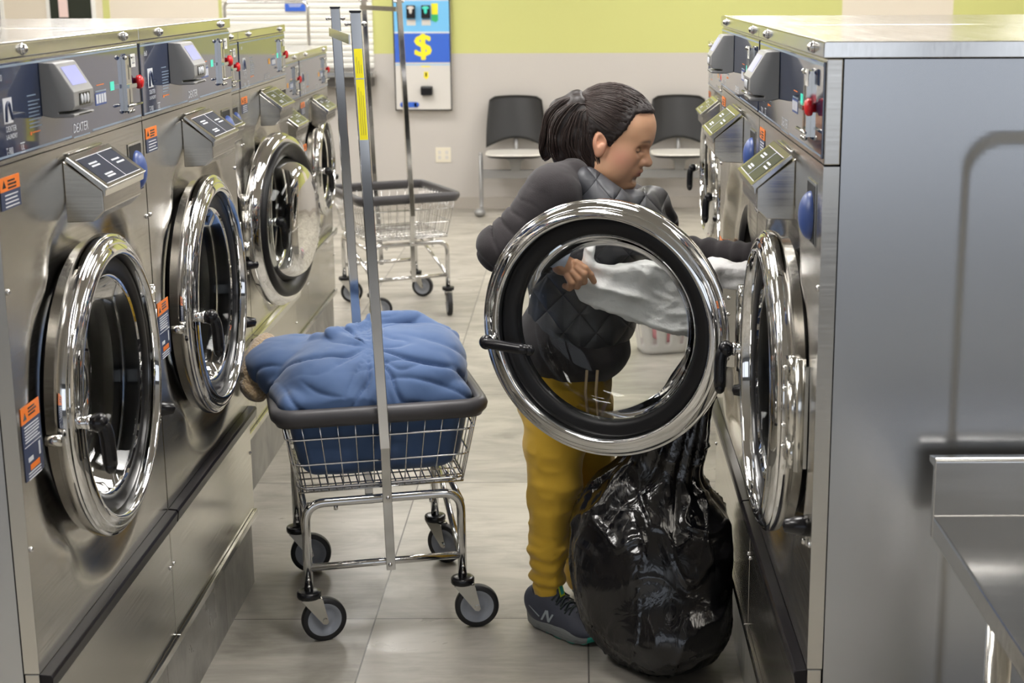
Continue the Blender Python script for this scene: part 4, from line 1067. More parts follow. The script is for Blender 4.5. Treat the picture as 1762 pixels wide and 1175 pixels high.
d += 0.006 * np.clip(1 - np.abs(vnoise(Pw * np.array([1, 1, 1.5]), 9, 31)) * 5, 0, 1) * np.exp(-((z_ - 0.40) / 0.12) ** 2)
d += 0.0020 * (ridge(Pw, 9, 1, 12) - 0.6) + 0.010 * fbm(P, 5, 1, 14)
d += 0.007 * np.clip(1 - np.abs(vnoise(Pw * np.array([1.6, 1.6, 0.7]), 6, 51)) * 9, 0, 1)
d += 0.006 * np.clip(1 - np.abs(vnoise(Pw * np.array([0.7, 0.7, 2.6]), 10, 41)) * 5, 0, 1) * np.exp(-((z_ - 0.06) / 0.10) ** 2)
P = P + N_ * d[:, None]; P[:, 2] = np.maximum(P[:, 2], 0.003); P[:, 0] = np.minimum(P[:, 0], 0.398)
bg = mesh_from('garbage_bag', P, Q, bag_m, None, (0.2, 3.86, 0)); bg.location = (0.2, 3.86, 0)
tag(bg, 'big shiny black plastic garbage bag standing on the floor under the open door', 'garbage bag')

# ------------------------------------------------------------------ white blanket being loaded
def polysdf(poly):
    A = np.array(poly, float)
    def f(x, z):
        d = np.full(x.shape, 1e9); s = np.ones(x.shape)
        n = len(A)
        for i in range(n):
            a, b = A[i], A[i - 1]; e = b - a; wx, wz = x - a[0], z - a[1]
            t = np.clip((wx * e[0] + wz * e[1]) / (e @ e), 0, 1)
            bx, bz = wx - e[0] * t, wz - e[1] * t; d = np.minimum(d, bx * bx + bz * bz)
            c1 = z >= a[1]; c2 = z < b[1]; c3 = e[0] * wz > e[1] * wx
            fl = (c1 & c2 & c3) | (~c1 & ~c2 & ~c3); s = np.where(fl, -s, s)
        return s * np.sqrt(d)
    return f
def xz(px, py, Y=3.96): q = pt(px, py, Y); return (q.x, q.z)
outl = [xz(*p) for p in ((968, 488), (985, 470), (1000, 450), (1003, 420), (1026, 414), (1028, 446), (1070, 450), (1130, 452), (1180, 457), (1250, 450), (1330, 450), (1430, 460), (1440, 560), (1300, 600), (1205, 584), (1150, 570), (1090, 556), (1040, 540), (1000, 518))]
ps = polysdf(outl)
F_ = Field()
def sheet(P):
    d2 = ps(P[..., 0], P[..., 2]); yc = 3.955 + 0.03 * np.clip(P[..., 0] / 0.4, 0, 1) + 0.018 * vnoise(P * np.array([0.6, 0, 1.0]), 12, 2)
    th = 0.024 + 0.02 * np.clip(P[..., 0] / 0.3, 0, 1)
    a = np.stack([d2 + 0.02, np.abs(P[..., 1] - yc) - th + 0.02], -1)
    return np.linalg.norm(np.maximum(a, 0), axis=-1) + np.minimum(a.max(-1), 0) - 0.02
F_.fn(sheet); F_.lo = np.array([-0.07, 3.86, 0.74]); F_.hi = np.array([0.66, 4.07, 1.12])
P, Q = surface(F_, 0.005); P = relax(P, Q, 2); N_ = vnormals(P, Q)
Pw = P * np.array([0.45, 1, 1.5]) + 0.03 * np.stack([vnoise(P, 9, 1)] * 3, 1); Pw = Pw + np.stack([P[:, 2] * 0.2, P[:, 2] * 0, P[:, 0] * 0.35], 1)
P = P + N_ * (0.009 * (ridge(Pw, 14, 2, 3) - 0.7) + 0.004 * fbm(P, 30, 2, 6))[:, None]
bs = (0.25, 3.97, 0.8); wbk = mesh_from('white_blanket', P, Q, blanket_m, None, bs); wbk.location = bs
tag(wbk, 'white quilted blanket stretched from the hand into the open washer', 'blanket')

# ------------------------------------------------------------------ the person
PB = np.array([0.0, 4.1, 0.0])
PIT, YAW, HS = math.radians(16), math.radians(-17), 1.05
HC = PT(1046, 243, 4.13) ; HC[1] = 4.13
Ry = np.array([[math.cos(PIT), 0, math.sin(PIT)], [0, 1, 0], [-math.sin(PIT), 0, math.cos(PIT)]])
Rz = np.array([[math.cos(YAW), -math.sin(YAW), 0], [math.sin(YAW), math.cos(YAW), 0], [0, 0, 1]])
HR = Rz @ Ry
HEAR = np.array([0.0, 0.0, -0.01])
def hd(x, y, z): return HC + HS * (HR @ (np.array([x, y, z]) - HEAR))
def he(F, c, r, k=0.01, sub=False, rot=None):
    R2 = HR if rot is None else HR @ rot
    return F.ell(hd(*c), np.array(r) * HS, k * HS, R2, sub)
def hc(F, a, b, ra, rb, k=0.01, sub=False): return F.cap(hd(*a), hd(*b), ra * HS, rb * HS, k * HS, sub)
H = Field()
he(H, (0.002, 0, 0.038), (0.100, 0.077, 0.088))
he(H, (0.050, 0, 0.040), (0.058, 0.062, 0.062), 0.03)
he(H, (0.040, 0, -0.030), (0.056, 0.058, 0.072), 0.03)
he(H, (0.076, 0, -0.092), (0.026, 0.027, 0.024), 0.03)
for s_ in (-1, 1):
    hc(H, (-0.005, s_ * 0.052, -0.045), (0.012, s_ * 0.048, -0.078), 0.020, 0.018, 0.03); hc(H, (0.012, s_ * 0.048, -0.078), (0.062, s_ * 0.018, -0.102), 0.018, 0.017, 0.025)
    he(H, (0.060, s_ * 0.038, -0.022), (0.030, 0.024, 0.027), 0.03)
he(H, (0.048, -0.040, -0.058), (0.032, 0.020, 0.030), 0.03); he(H, (0.048, 0.040, -0.058), (0.032, 0.020, 0.030), 0.03)
hc(H, (0.088, -0.028, 0.022), (0.088, 0.028, 0.022), 0.014, 0.014, 0.02)
for s_ in (-1, 1):
    he(H, (0.098, s_ * 0.033, -0.001), (0.015, 0.016, 0.0125), 0.012, True)
    he(H, (0.0785, s_ * 0.031, -0.002), (0.0145, 0.0165, 0.0125), 0.004)
hc(H, (0.092, 0, 0.006), (0.113, 0, -0.026), 0.0085, 0.0105, 0.012); he(H, (0.1145, 0, -0.031), (0.0125, 0.0115, 0.0105), 0.006)
for s_ in (-1, 1): he(H, (0.103, s_ * 0.0125, -0.034), (0.0105, 0.0075, 0.0085), 0.006); he(H, (0.106, s_ * 0.006, -0.0425), (0.005, 0.003, 0.004), 0.003, True)
he(H, (0.082, 0, -0.062), (0.020, 0.030, 0.024), 0.02)
hc(H, (0.090, -0.016, -0.0575), (0.1015, 0, -0.0555), 0.0045, 0.0062, 0.006); hc(H, (0.1015, 0, -0.0555), (0.090, 0.016, -0.0575), 0.0062, 0.0045, 0.006)
hc(H, (0.088, -0.014, -0.068), (0.098, 0, -0.0695), 0.005, 0.0070, 0.006); hc(H, (0.098, 0, -0.0695), (0.088, 0.014, -0.068), 0.0070, 0.005, 0.006)
hc(H, (0.086, -0.020, -0.0625), (0.105, 0, -0.0625), 0.0016, 0.0018, 0.003, True); hc(H, (0.105, 0, -0.0625), (0.086, 0.020, -0.0625), 0.0018, 0.0016, 0.003, True)
he(H, (0.101, 0, -0.081), (0.010, 0.018, 0.005), 0.016, True)
# ears
for s_ in (-1, 1):
    tl = np.array([[math.cos(0.25), 0, -math.sin(0.25)], [0, 1, 0], [math.sin(0.25), 0, math.cos(0.25)]])
    he(H, (0.0, s_ * 0.077, -0.008), (0.0185, 0.0095, 0.031), 0.008, False, tl)
    he(H, (0.003, s_ * 0.090, -0.001), (0.0115, 0.0125, 0.020), 0.003, True, tl)
    he(H, (0.004, s_ * 0.078, -0.032), (0.0085, 0.006, 0.011), 0.006)
    hc(H, (0.008, s_ * 0.080, -0.010), (0.004, s_ * 0.081, -0.018), 0.005, 0.005, 0.004)
nk0 = hd(-0.028, 0, -0.055); nk1 = PT(1015, 318, 4.15)
H.cap(nk0, nk1, 0.056, 0.064, 0.03); H.cap(hd(0.01, 0, -0.075), nk1 + np.array([0.03, 0, -0.01]), 0.045, 0.055, 0.03)
P1, Q1 = surface(H, 0.0026, 0.012); P1 = relax(P1, Q1, 1, 0.35)
loc_ = ((P1 - HC) @ HR) / HS + HEAR
base_c = np.array([0.60, 0.345, 0.205])
C1 = np.tile(base_c, (len(P1), 1))
def blend(mask, col): 
    global C1
    m = np.clip(mask, 0, 1)[:, None]; C1 = C1 * (1 - m) + np.array(col) * m
def gauss(c, r): return np.exp(-(((loc_ - np.array(c)) / np.array(r)) ** 2).sum(1))
for s_ in (-1, 1):
    blend(0.65 * gauss((0.060, s_ * 0.060, -0.028), (0.035, 0.04, 0.028)), (0.60, 0.26, 0.19))
    ear_m = (np.abs(loc_[:, 1]) > 0.071) & (np.abs(loc_[:, 0]) < 0.03) & (loc_[:, 2] < 0.04) & (loc_[:, 2] > -0.05)
blend(0.4 * ear_m, (0.66, 0.28, 0.20))
blend(0.35 * gauss((0.115, 0, -0.03), (0.014, 0.014, 0.014)), (0.62, 0.28, 0.2))
lip = np.exp(-((loc_[:, 2] + 0.0625) / 0.0095) ** 4) * np.exp(-(loc_[:, 1] / 0.0215) ** 4) * (loc_[:, 0] > 0.085)
blend(0.8 * lip, (0.40, 0.13, 0.10))
blend(0.8 * np.exp(-((loc_[:, 2] + 0.0625) / 0.0022) ** 2) * np.exp(-(loc_[:, 1] / 0.021) ** 4) * (loc_[:, 0] > 0.082), (0.13, 0.04, 0.035))
for s_ in (-1, 1):
    yb = loc_[:, 1] * s_
    brow = np.exp(-((loc_[:, 2] - (0.026 - 12 * (yb - 0.030) ** 2)) / 0.0042) ** 2) * np.exp(-((yb - 0.031) / 0.0175) ** 6) * (loc_[:, 0] > 0.055)
    blend(0.78 * brow, (0.07, 0.04, 0.03))
    lash = np.exp(-((loc_[:, 2] - (-0.0065 + 10 * (yb - 0.031) ** 2)) / 0.0020) ** 2) * np.exp(-((yb - 0.032) / 0.0155) ** 6) * (loc_[:, 0] > 0.06)
    blend(0.92 * lash, (0.035, 0.02, 0.018))
# body under the clothes
hipN, hipF = PT(965, 705, 4.07), PT(1000, 705, 4.24)
Bf = Field()
Bf.ell(PT(985, 600, 4.15), (0.10, 0.14, 0.13), 0.05); Bf.ell(PT(1005, 440, 4.15), (0.095, 0.15, 0.15), 0.05); Bf.ell(PT(985, 680, 4.15), (0.10, 0.145, 0.09), 0.05)
Bf.cap(PT(1010, 370, 4.15), nk1, 0.08, 0.06, 0.04)
shN, elN, wrN = PT(950, 334, 3.985), PT(862, 428, 3.955), PT(955, 446, 3.945)
shF, elF, wrF = PT(1082, 352, 4.31), PT(1160, 436, 4.29), PT(1300, 440, 4.12)
Bf.cap(shN, elN, 0.040, 0.032, 0.02); Bf.cap(elN, wrN, 0.032, 0.024, 0.02)
Bf.cap(shF, elF, 0.040, 0.032, 0.02); Bf.cap(elF, wrF, 0.032, 0.024, 0.02)
legN = [hipN, PT(953, 790, 4.05), PT(951, 870, 4.03), PT(944, 945, 4.02), PT(944, 1015, 4.02)]
legF = [hipF, PT(1010, 780, 4.22), PT(1003, 860, 4.22), PT(1000, 940, 4.23), PT(1000, 1000, 4.24)]
Bf.chain(legN, [0.075, 0.062, 0.048, 0.042, 0.030], 0.03); Bf.chain(legF, [0.075, 0.062, 0.048, 0.042, 0.030], 0.03)
P2, Q2 = surface(Bf, 0.012, 0.03)
# hands
def hand(wr, pts_palm, fingers, thumb):
    f = Field(); f.cap(wr, pts_palm[0], 0.0235, 0.025, 0.012)
    f.cap(pts_palm[0], pts_palm[1], 0.0255, 0.0215, 0.012)
    for fg in fingers: f.chain(fg, [0.0105, 0.0098, 0.0090, 0.0078][:len(fg)], 0.0035)
    f.chain(thumb, [0.0125, 0.0112, 0.0095], 0.006)
    return f
HY = 3.925
hf = hand(wrN, [PT(967, 455, HY), PT(986, 464, HY)],
          [[PT(991, 452, HY - 0.010), PT(1006, 462, HY - 0.016), PT(1016, 473, HY - 0.010), PT(1022, 484, HY - 0.002)],
           [PT(992, 461, HY - 0.016), PT(1005, 472, HY - 0.024), PT(1005, 484, HY - 0.018), PT(996, 488, HY - 0.006)],
           [PT(986, 469, HY - 0.018), PT(996, 481, HY - 0.026), PT(993, 492, HY - 0.018), PT(984, 492, HY - 0.006)],
           [PT(977, 474, HY - 0.016), PT(984, 487, HY - 0.022), PT(980, 495, HY - 0.014), PT(972, 492, HY - 0.004)]],
          [PT(978, 450, HY + 0.01), PT(996, 456, HY + 0.022), PT(1012, 470, HY + 0.018)])
P3, Q3 = surface(hf, 0.0022, 0.008)
w2 = wrF; hy = wrF + np.array([0.06, -0.02, -0.01])
hf2 = hand(w2, [w2 + np.array([0.03, -0.01, -0.005]), w2 + np.array([0.062, -0.02, -0.012])],
           [[w2 + np.array([0.072, -0.035 + 0.019 * i, -0.012 - 0.004 * i]), w2 + np.array([0.105, -0.037 + 0.019 * i, -0.022]), w2 + np.array([0.118 - 0.004 * i, -0.037 + 0.019 * i, -0.045]), w2 + np.array([0.100 - 0.004 * i, -0.036 + 0.019 * i, -0.056])] for i in range(4)],
           [w2 + np.array([0.035, -0.035, -0.015]), w2 + np.array([0.062, -0.055, -0.032]), w2 + np.array([0.085, -0.048, -0.048])])
P4, Q4 = surface(hf2, 0.0035, 0.008)
Ps = [P1, P2, P3, P4]; Qs = []; o_ = 0
for p_, q_ in zip(Ps, (Q1, Q2, Q3, Q4)): Qs.append(q_ + o_); o_ += len(p_)
handc = np.array([0.58, 0.31, 0.18])
Cs = [C1, np.tile(base_c, (len(P2), 1)), np.tile(handc, (len(P3), 1)), np.tile(handc, (len(P4), 1))]
person = mesh_from('person', np.concatenate(Ps), np.concatenate(Qs), skin, None, PB, np.concatenate(Cs)); person.location = PB
tag(person, 'person in charcoal hoodie, quilted vest and mustard sweatpants bending to load the washer, dark ponytail', 'person')

# hair: cap + ponytail
def hp(px, py):
    v = np.array([(px - 1044) / 651.0, 0, -(py - 241) / 651.0]) / HS
    q = Ry.T @ v; return (q[0] + HEAR[0], q[2] + HEAR[2])
hl = [hp(*p) for p in ((1130, 192), (1118, 189), (1104, 190), (1097, 204), (1090, 217), (1078, 228), (1066, 240), (1061, 250), (1056, 243), (1052, 228), (1042, 218), (1034, 224), (1031, 240), (1034, 258), (1034, 275), (1030, 290), (1060, 420), (1300, 420), (1300, 150), (1150, 175))]
hps = polysdf(hl)
HF = Field()
he(HF, (0.000, 0, 0.040), (0.109, 0.084, 0.094)); he(HF, (0.048, 0, 0.042), (0.061, 0.066, 0.067), 0.03); he(HF, (-0.05, 0, -0.01), (0.055, 0.068, 0.06), 0.04)
def facecut(P):
    q = ((P - HC) @ HR) / HS + HEAR; return hps(q[..., 0], q[..., 2]) * HS
HF.fn(facecut, 0.006, True)
tie = PT(1013, 186, 4.10); tie[1] = 4.12
cap_only = HF
PF = Field()
locks = [([(1013, 186), (992, 172), (966, 190), (952, 222), (944, 255), (938, 274)], [0.014, 0.026, 0.032, 0.030, 0.020, 0.006], 4.13),
         ([(1013, 187), (995, 182), (976, 206), (967, 240), (968, 268), (978, 286)], [0.014, 0.028, 0.036, 0.036, 0.028, 0.012], 4.10),
         ([(1014, 188), (1000, 198), (994, 230), (997, 262), (1008, 286), (1014, 300)], [0.014, 0.026, 0.032, 0.030, 0.022, 0.008], 4.09),
         ([(1015, 189), (1012, 205), (1016, 235), (1023, 262), (1022, 285), (1012, 302)], [0.010, 0.014, 0.016, 0.015, 0.012, 0.005], 4.075),
         ([(1010, 188), (985, 200), (975, 240), (980, 270), (962, 290)], [0.014, 0.03, 0.035, 0.028, 0.01], 4.16)]
for pts_, rs_, Y_ in locks: PF.chain([PT(x, y, Y_) for x, y in pts_], rs_, 0.008)
for sd_, (fld, hh) in enumerate(((HF, 0.004), (PF, 0.0038))):
    Pp, Qq = surface(fld, hh, 0.01); Pp = relax(Pp, Qq, 1)
    N_ = vnormals(Pp, Qq)
    if sd_ == 1:
        u_ = Pp * np.array([1.0, 1.0, 0.22]); Pp = Pp + N_ * (0.0016 * vnoise(u_, 60, 4))[:, None]
        hb = mesh_from('ponytail', Pp, Qq, hair_m, person, PB)
    else:
        q = Pp - tie; r_ = np.linalg.norm(q, axis=1) + 1e-6; u_ = q / r_[:, None]
        Pp = Pp + N_ * (0.0014 * ridge(u_ + 0.0 * q, 26, 2, 7))[:, None]
        hm = mesh_from('hair', Pp, Qq, hair_m, person, PB)
# strands
st = MB()
rng = random.Random(5)
for i in range(420):     # from the hairline back to the tie, lying on the skull
    a = rng.uniform(-1.75, 1.75); b = rng.uniform(0.0, 1.0)
    p0 = np.array([math.cos(a) * 0.2 + 0.75 * b * 0 + 0.9, math.sin(a), 0])
    th_ = rng.uniform(-1.45, 1.45); ph_ = rng.uniform(-0.2, 1.0)
    dirs = np.array([math.cos(ph_) * math.cos(th_), math.cos(ph_) * math.sin(th_), math.sin(ph_)])
    tl_ = ((HR.T @ (tie - HC)) / HS + HEAR) - np.array([0, 0, 0.042]); tdir = tl_ / np.linalg.norm(tl_)
    path = []
    for k in range(11):
        t = k / 10; v = dirs * (1 - t) + tdir * t + np.array([0, 0, 0.0]); v = v / np.linalg.norm(v)
        # ray to the hair surface from skull centre
        o0 = hd(0, 0, 0.042); w_ = HR @ v; s = 0.06
        for _ in range(14):
            dd = float(HF(np.array([o0 + w_ * s]))[0]) if False else None
            break
        e_ = 1.0 / math.sqrt((v[0] / 0.1095) ** 2 + (v[1] / 0.0845) ** 2 + (v[2] / 0.0945) ** 2)
        f_ = 0.0
        dv = v * np.array([1, 1, 1]); c2 = np.array([0.048, 0, 0.002]); A_ = np.array([0.0615, 0.0665, 0.0675])
        aa = (dv / A_) @ (dv / A_); bb = -2 * ((dv / A_) @ (c2 / A_)); c0 = (c2 / A_) @ (c2 / A_) - 1; disc = bb * bb - 4 * aa * c0
        if disc > 0: f_ = (-bb + math.sqrt(disc)) / (2 * aa)
        r = max(e_, f_) + 0.0015 + 0.0012 * math.sin(k + i)
        path.append(hd(*(np.array([0, 0, 0.042]) + v * r)))
    pp = [p_ for p_ in path if hps(np.array([(((p_ - HC) @ HR) / HS + HEAR)[0]]), np.array([(((p_ - HC) @ HR) / HS + HEAR)[2]]))[0] > 0.0]
    if len(pp) > 4: st.tube([tuple(p_ - PB) for p_ in pp], 0.0009, 4, rs=[0.0009] * len(pp))
for i in range(850):
    pts_, rs_, Y_ = locks[rng.randrange(5)]
    C_ = [PT(x, y, Y_) for x, y in pts_]; a = rng.uniform(0, 6.283); k_ = rng.uniform(0.80, 1.16); ph = rng.uniform(0, 6)
    path = []
    for j, (c, r) in enumerate(zip(C_, rs_)):
        o = np.array([math.cos(a + 0.15 * j), -abs(math.sin(a)) if rng.random() < 0.9 else 0.5, 0.3 * math.sin(a)]) * r * k_
        path.append(c + o)
    # smooth
    sm = []
    for j in range(len(path) - 1):
        p0 = path[max(j - 1, 0)]; p1 = path[j]; p2 = path[j + 1]; p3 = path[min(j + 2, len(path) - 1)]
        for t in (0, 0.25, 0.5, 0.75): sm.append(0.5 * ((2 * p1) + (-p0 + p2) * t + (2 * p0 - 5 * p1 + 4 * p2 - p3) * t * t + (-p0 + 3 * p1 - 3 * p2 + p3) * t ** 3))
    sm.append(path[-1]); sm = [q_ + np.array([0.0032, 0, 0.002]) * math.sin(jj * 0.75 + a * 2) * min(1, jj / 6) for jj, q_ in enumerate(sm)]; st.tube([tuple(q_ - PB) for q_ in sm], 0.0012, 4)
hs = st.build('hair_strands', hair_s, person)
MB().tube([tuple(tie + np.array([0.0, 0.019 * math.cos(a), 0.019 * math.sin(a)]) - PB) for a in [2 * math.pi * k / 20 for k in range(20)]], 0.005, 8, closed=True).build('hair_tie', rubber, person)

# hoodie: sleeves, hem, hood collar
G = Field()
G.ell(PT(982, 585, 4.15), (0.150, 0.190, 0.135), 0.05); G.ell(PT(1000, 470, 4.15), (0.135, 0.185, 0.16), 0.06); G.ell(PT(1015, 385, 4.15), (0.115, 0.195, 0.12), 0.05)
G.ell(PT(1040, 600, 4.12), (0.065, 0.13, 0.055), 0.05)
G.cap(PT(985, 302, 4.06), shN, 0.046, 0.062, 0.04); G.cap(shN, elN, 0.064, 0.057, 0.06, fold=(0.0018, 4.0, 0.5)); G.cap(elN, elN + (wrN - elN) * 0.5, 0.058, 0.050, 0.02, fold=(0.002, 2.5, 1.0)); G.cap(elN + (wrN - elN) * 0.5, elN + (wrN - elN) * 0.93, 0.050, 0.036, 0.02, fold=(0.004, 2, 0))
G.cap(shF, elF, 0.062, 0.052, 0.035, fold=(0.004, 4, 0)); G.cap(elF, wrF - np.array([0.01, 0, 0]), 0.050, 0.034, 0.02, fold=(0.005, 5, 0))
G.cap(nk1 + np.array([-0.055, -0.06, 0.005]), nk1 + np.array([-0.065, 0.05, 0.0]), 0.030, 0.030, 0.02)   # hood roll behind the neck
G.cap(nk1 + np.array([-0.055, -0.06, 0.005]), PT(992, 296, 4.03), 0.028, 0.027, 0.015); G.cap(PT(992, 296, 4.03), PT(1040, 330, 4.0), 0.027, 0.020, 0.015); G.cap(PT(1040, 330, 4.0), PT(1062, 360, 4.0), 0.020, 0.016, 0.015)
G.cap(nk1 + np.array([0.075, 0.02, -0.055]), nk1 + np.array([0.115, 0.05, -0.045]), 0.026, 0.028, 0.02)
G.cap(nk1 + np.array([0.02, 0, 0.09]), nk1 + np.array([0.0, 0, -0.03]), 0.060, 0.063, 0.008, sub=True)
P, Q = surface(G, 0.0055); P = relax(P, Q, 1); N_ = vnormals(P, Q)
Pw = P + 0.03 * np.stack([vnoise(P, 8, 1), vnoise(P, 8, 2), vnoise(P, 8, 3)], 1)
d = 0.0035 * fbm(Pw, 8, 2, 5) + 0.001 * fbm(P, 30, 2, 3)
# sleeve folds run around the bent elbow
t1 = ((P - shN) @ (elN - shN)) / ((elN - shN) @ (elN - shN)); near_arm = np.exp(-(np.minimum(np.linalg.norm(P - elN, axis=1), 0.3) / 0.11) ** 2)
near_arm = np.clip(near_arm * 1.6, 0, 1); d += near_arm * (0.003 - 0.013 * np.exp(-np.abs(np.sin(t1 * 13 + 2.6 * vnoise(P, 9, 9) + (P[:, 1] - 3.95) * 12)) * 5.5) * np.clip(0.6 + 1.2 * vnoise(P, 10, 29), 0.15, 1))
t3 = np.linalg.norm(P - (shN + np.array([0.05, 0, -0.05])), axis=1); d -= 0.0025 * np.exp(-np.abs(np.sin(t3 * 40 + 3 * vnoise(P, 6, 19))) * 5) * np.exp(-(t3 / 0.16) ** 2)
P = P + N_ * d[:, None]
zh = pt(1000, 632, 4.1).z
colr = None
hd_o = mesh_from('hoodie', P, Q, fleece, person, PB)
MB().cyl(tuple(PT(945, 436, HY) - PB), tuple(PT(975, 449, HY) - PB), 0.033, 28, r2=0.0305).build('sleeve_cuff', cuff_m, person)
# quilted vest over the torso
VF = Field()
VF.ell(PT(1000, 470, 4.15), (0.148, 0.198, 0.175), 0.06); VF.ell(PT(1018, 385, 4.15), (0.131, 0.200, 0.132), 0.05); VF.ell(PT(1000, 555, 4.15), (0.152, 0.195, 0.10), 0.05)
VF.cap(nk1 + np.array([-0.035, -0.10, -0.015]), nk1 + np.array([0.065, -0.115, -0.075]), 0.036, 0.046, 0.03); VF.cap(nk1 + np.array([0.065, -0.115, -0.075]), PT(1085, 400, 4.05), 0.046, 0.07, 0.03)
VF.cap(PT(1095, 352, 4.07), PT(1118, 352, 4.22), 0.038, 0.046, 0.03); VF.cap(PT(1118, 352, 4.22), PT(1138, 385, 4.24), 0.044, 0.05, 0.03); VF.cap(PT(1085, 372, 4.04), PT(1112, 400, 4.12), 0.055, 0.075, 0.04)
VF.cap(nk1 + np.array([0.015, -0.01, 0.09]), nk1 + np.array([0.02, 0, -0.06]), 0.066, 0.07, 0.01, sub=True)
VF.cap(PT(1008, 312, 4.01), PT(1040, 350, 3.985), 0.040, 0.060, 0.03)
VF.cap(shN + np.array([-0.03, -0.06, 0.02]), shN + (elN - shN) * 0.5 + np.array([0.01, 0, 0]), 0.070, 0.088, 0.008, sub=True)
VF.cap(shF + np.array([0.05, 0.0, 0.0]), elF, 0.07, 0.07, 0.012, sub=True)
P, Q = surface(VF, 0.006); P = relax(P, Q, 1); N_ = vnormals(P, Q)
P = P + N_ * (0.005 * fbm(P, 13, 2, 3))[:, None]
mesh_from('quilted_vest', P, Q, vest_m, person, PB)
zp = [tuple(PT(x, y, 4.0) - PB + np.array([0, -0.045, 0])) for x, y in ((962, 470), (966, 520), (972, 575), (964, 625))]
# sweatpants
S = Field()
S.ell(PT(972, 655, 4.15), (0.128, 0.165, 0.10), 0.04); S.ell(PT(968, 700, 4.15), (0.122, 0.165, 0.075), 0.05)
S.chain([PT(966, 700, 4.07)] + [PT(x, y, Y) for x, y, Y in ((954, 770, 4.055), (957, 815, 4.045), (950, 868, 4.03), (944, 943, 4.02), (944, 990, 4.02), (944, 1022, 4.02))], [0.096, 0.082, 0.072, 0.064, 0.0535, 0.049, 0.036], 0.02)
S.chain([PT(1003, 700, 4.24)] + [PT(x, y, Y) for x, y, Y in ((1008, 770, 4.225), (1008, 815, 4.22), (1004, 868, 4.22), (1002, 943, 4.23), (1000, 985, 4.24), (1000, 1000, 4.24))], [0.094, 0.082, 0.072, 0.064, 0.053, 0.048, 0.036], 0.02)
P, Q = surface(S, 0.006); P = relax(P, Q, 1); N_ = vnormals(P, Q); z_ = P[:, 2]
d = 0.006 * (ridge(P * np.array([1, 1, 1.6]) + 0.03 * np.stack([vnoise(P, 7, 2)] * 3, 1), 8, 2, 15) - 0.7)
ank = np.clip((0.30 - z_) / 0.12, 0, 1) * np.clip((z_ - 0.115) / 0.02, 0, 1)
d += ank * 0.0045 * np.sin(z_ * 170 + 6 * vnoise(P, 9, 7)) - ank * 0.006 * np.exp(-np.abs(np.sin(z_ * 75 + 4 * vnoise(P, 8, 8))) * 5)
d += 0.004 * np.sin(z_ * 60 + 4 * vnoise(P, 6, 17)) * np.exp(-((z_ - 0.42) / 0.07) ** 2)
P = P + N_ * d[:, None]
mesh_from('sweatpants', P, Q, mustard, person, PB)
dsx = MB()
for dx_ in (0, 0.028):
    a = PT(1010, 640, 3.95); dsx.tube([tuple(a + np.array([dx_, 0.0 + 0.02, 0]) - PB), tuple(a + np.array([dx_ - 0.004, 0.012, -0.06]) - PB), tuple(a + np.array([dx_ + 0.003, 0.012, -0.13]) - PB)], 0.004, 8)
dsx.build('drawstring', mat('beige_cord', (0.45, 0.33, 0.2), 0.8), person)

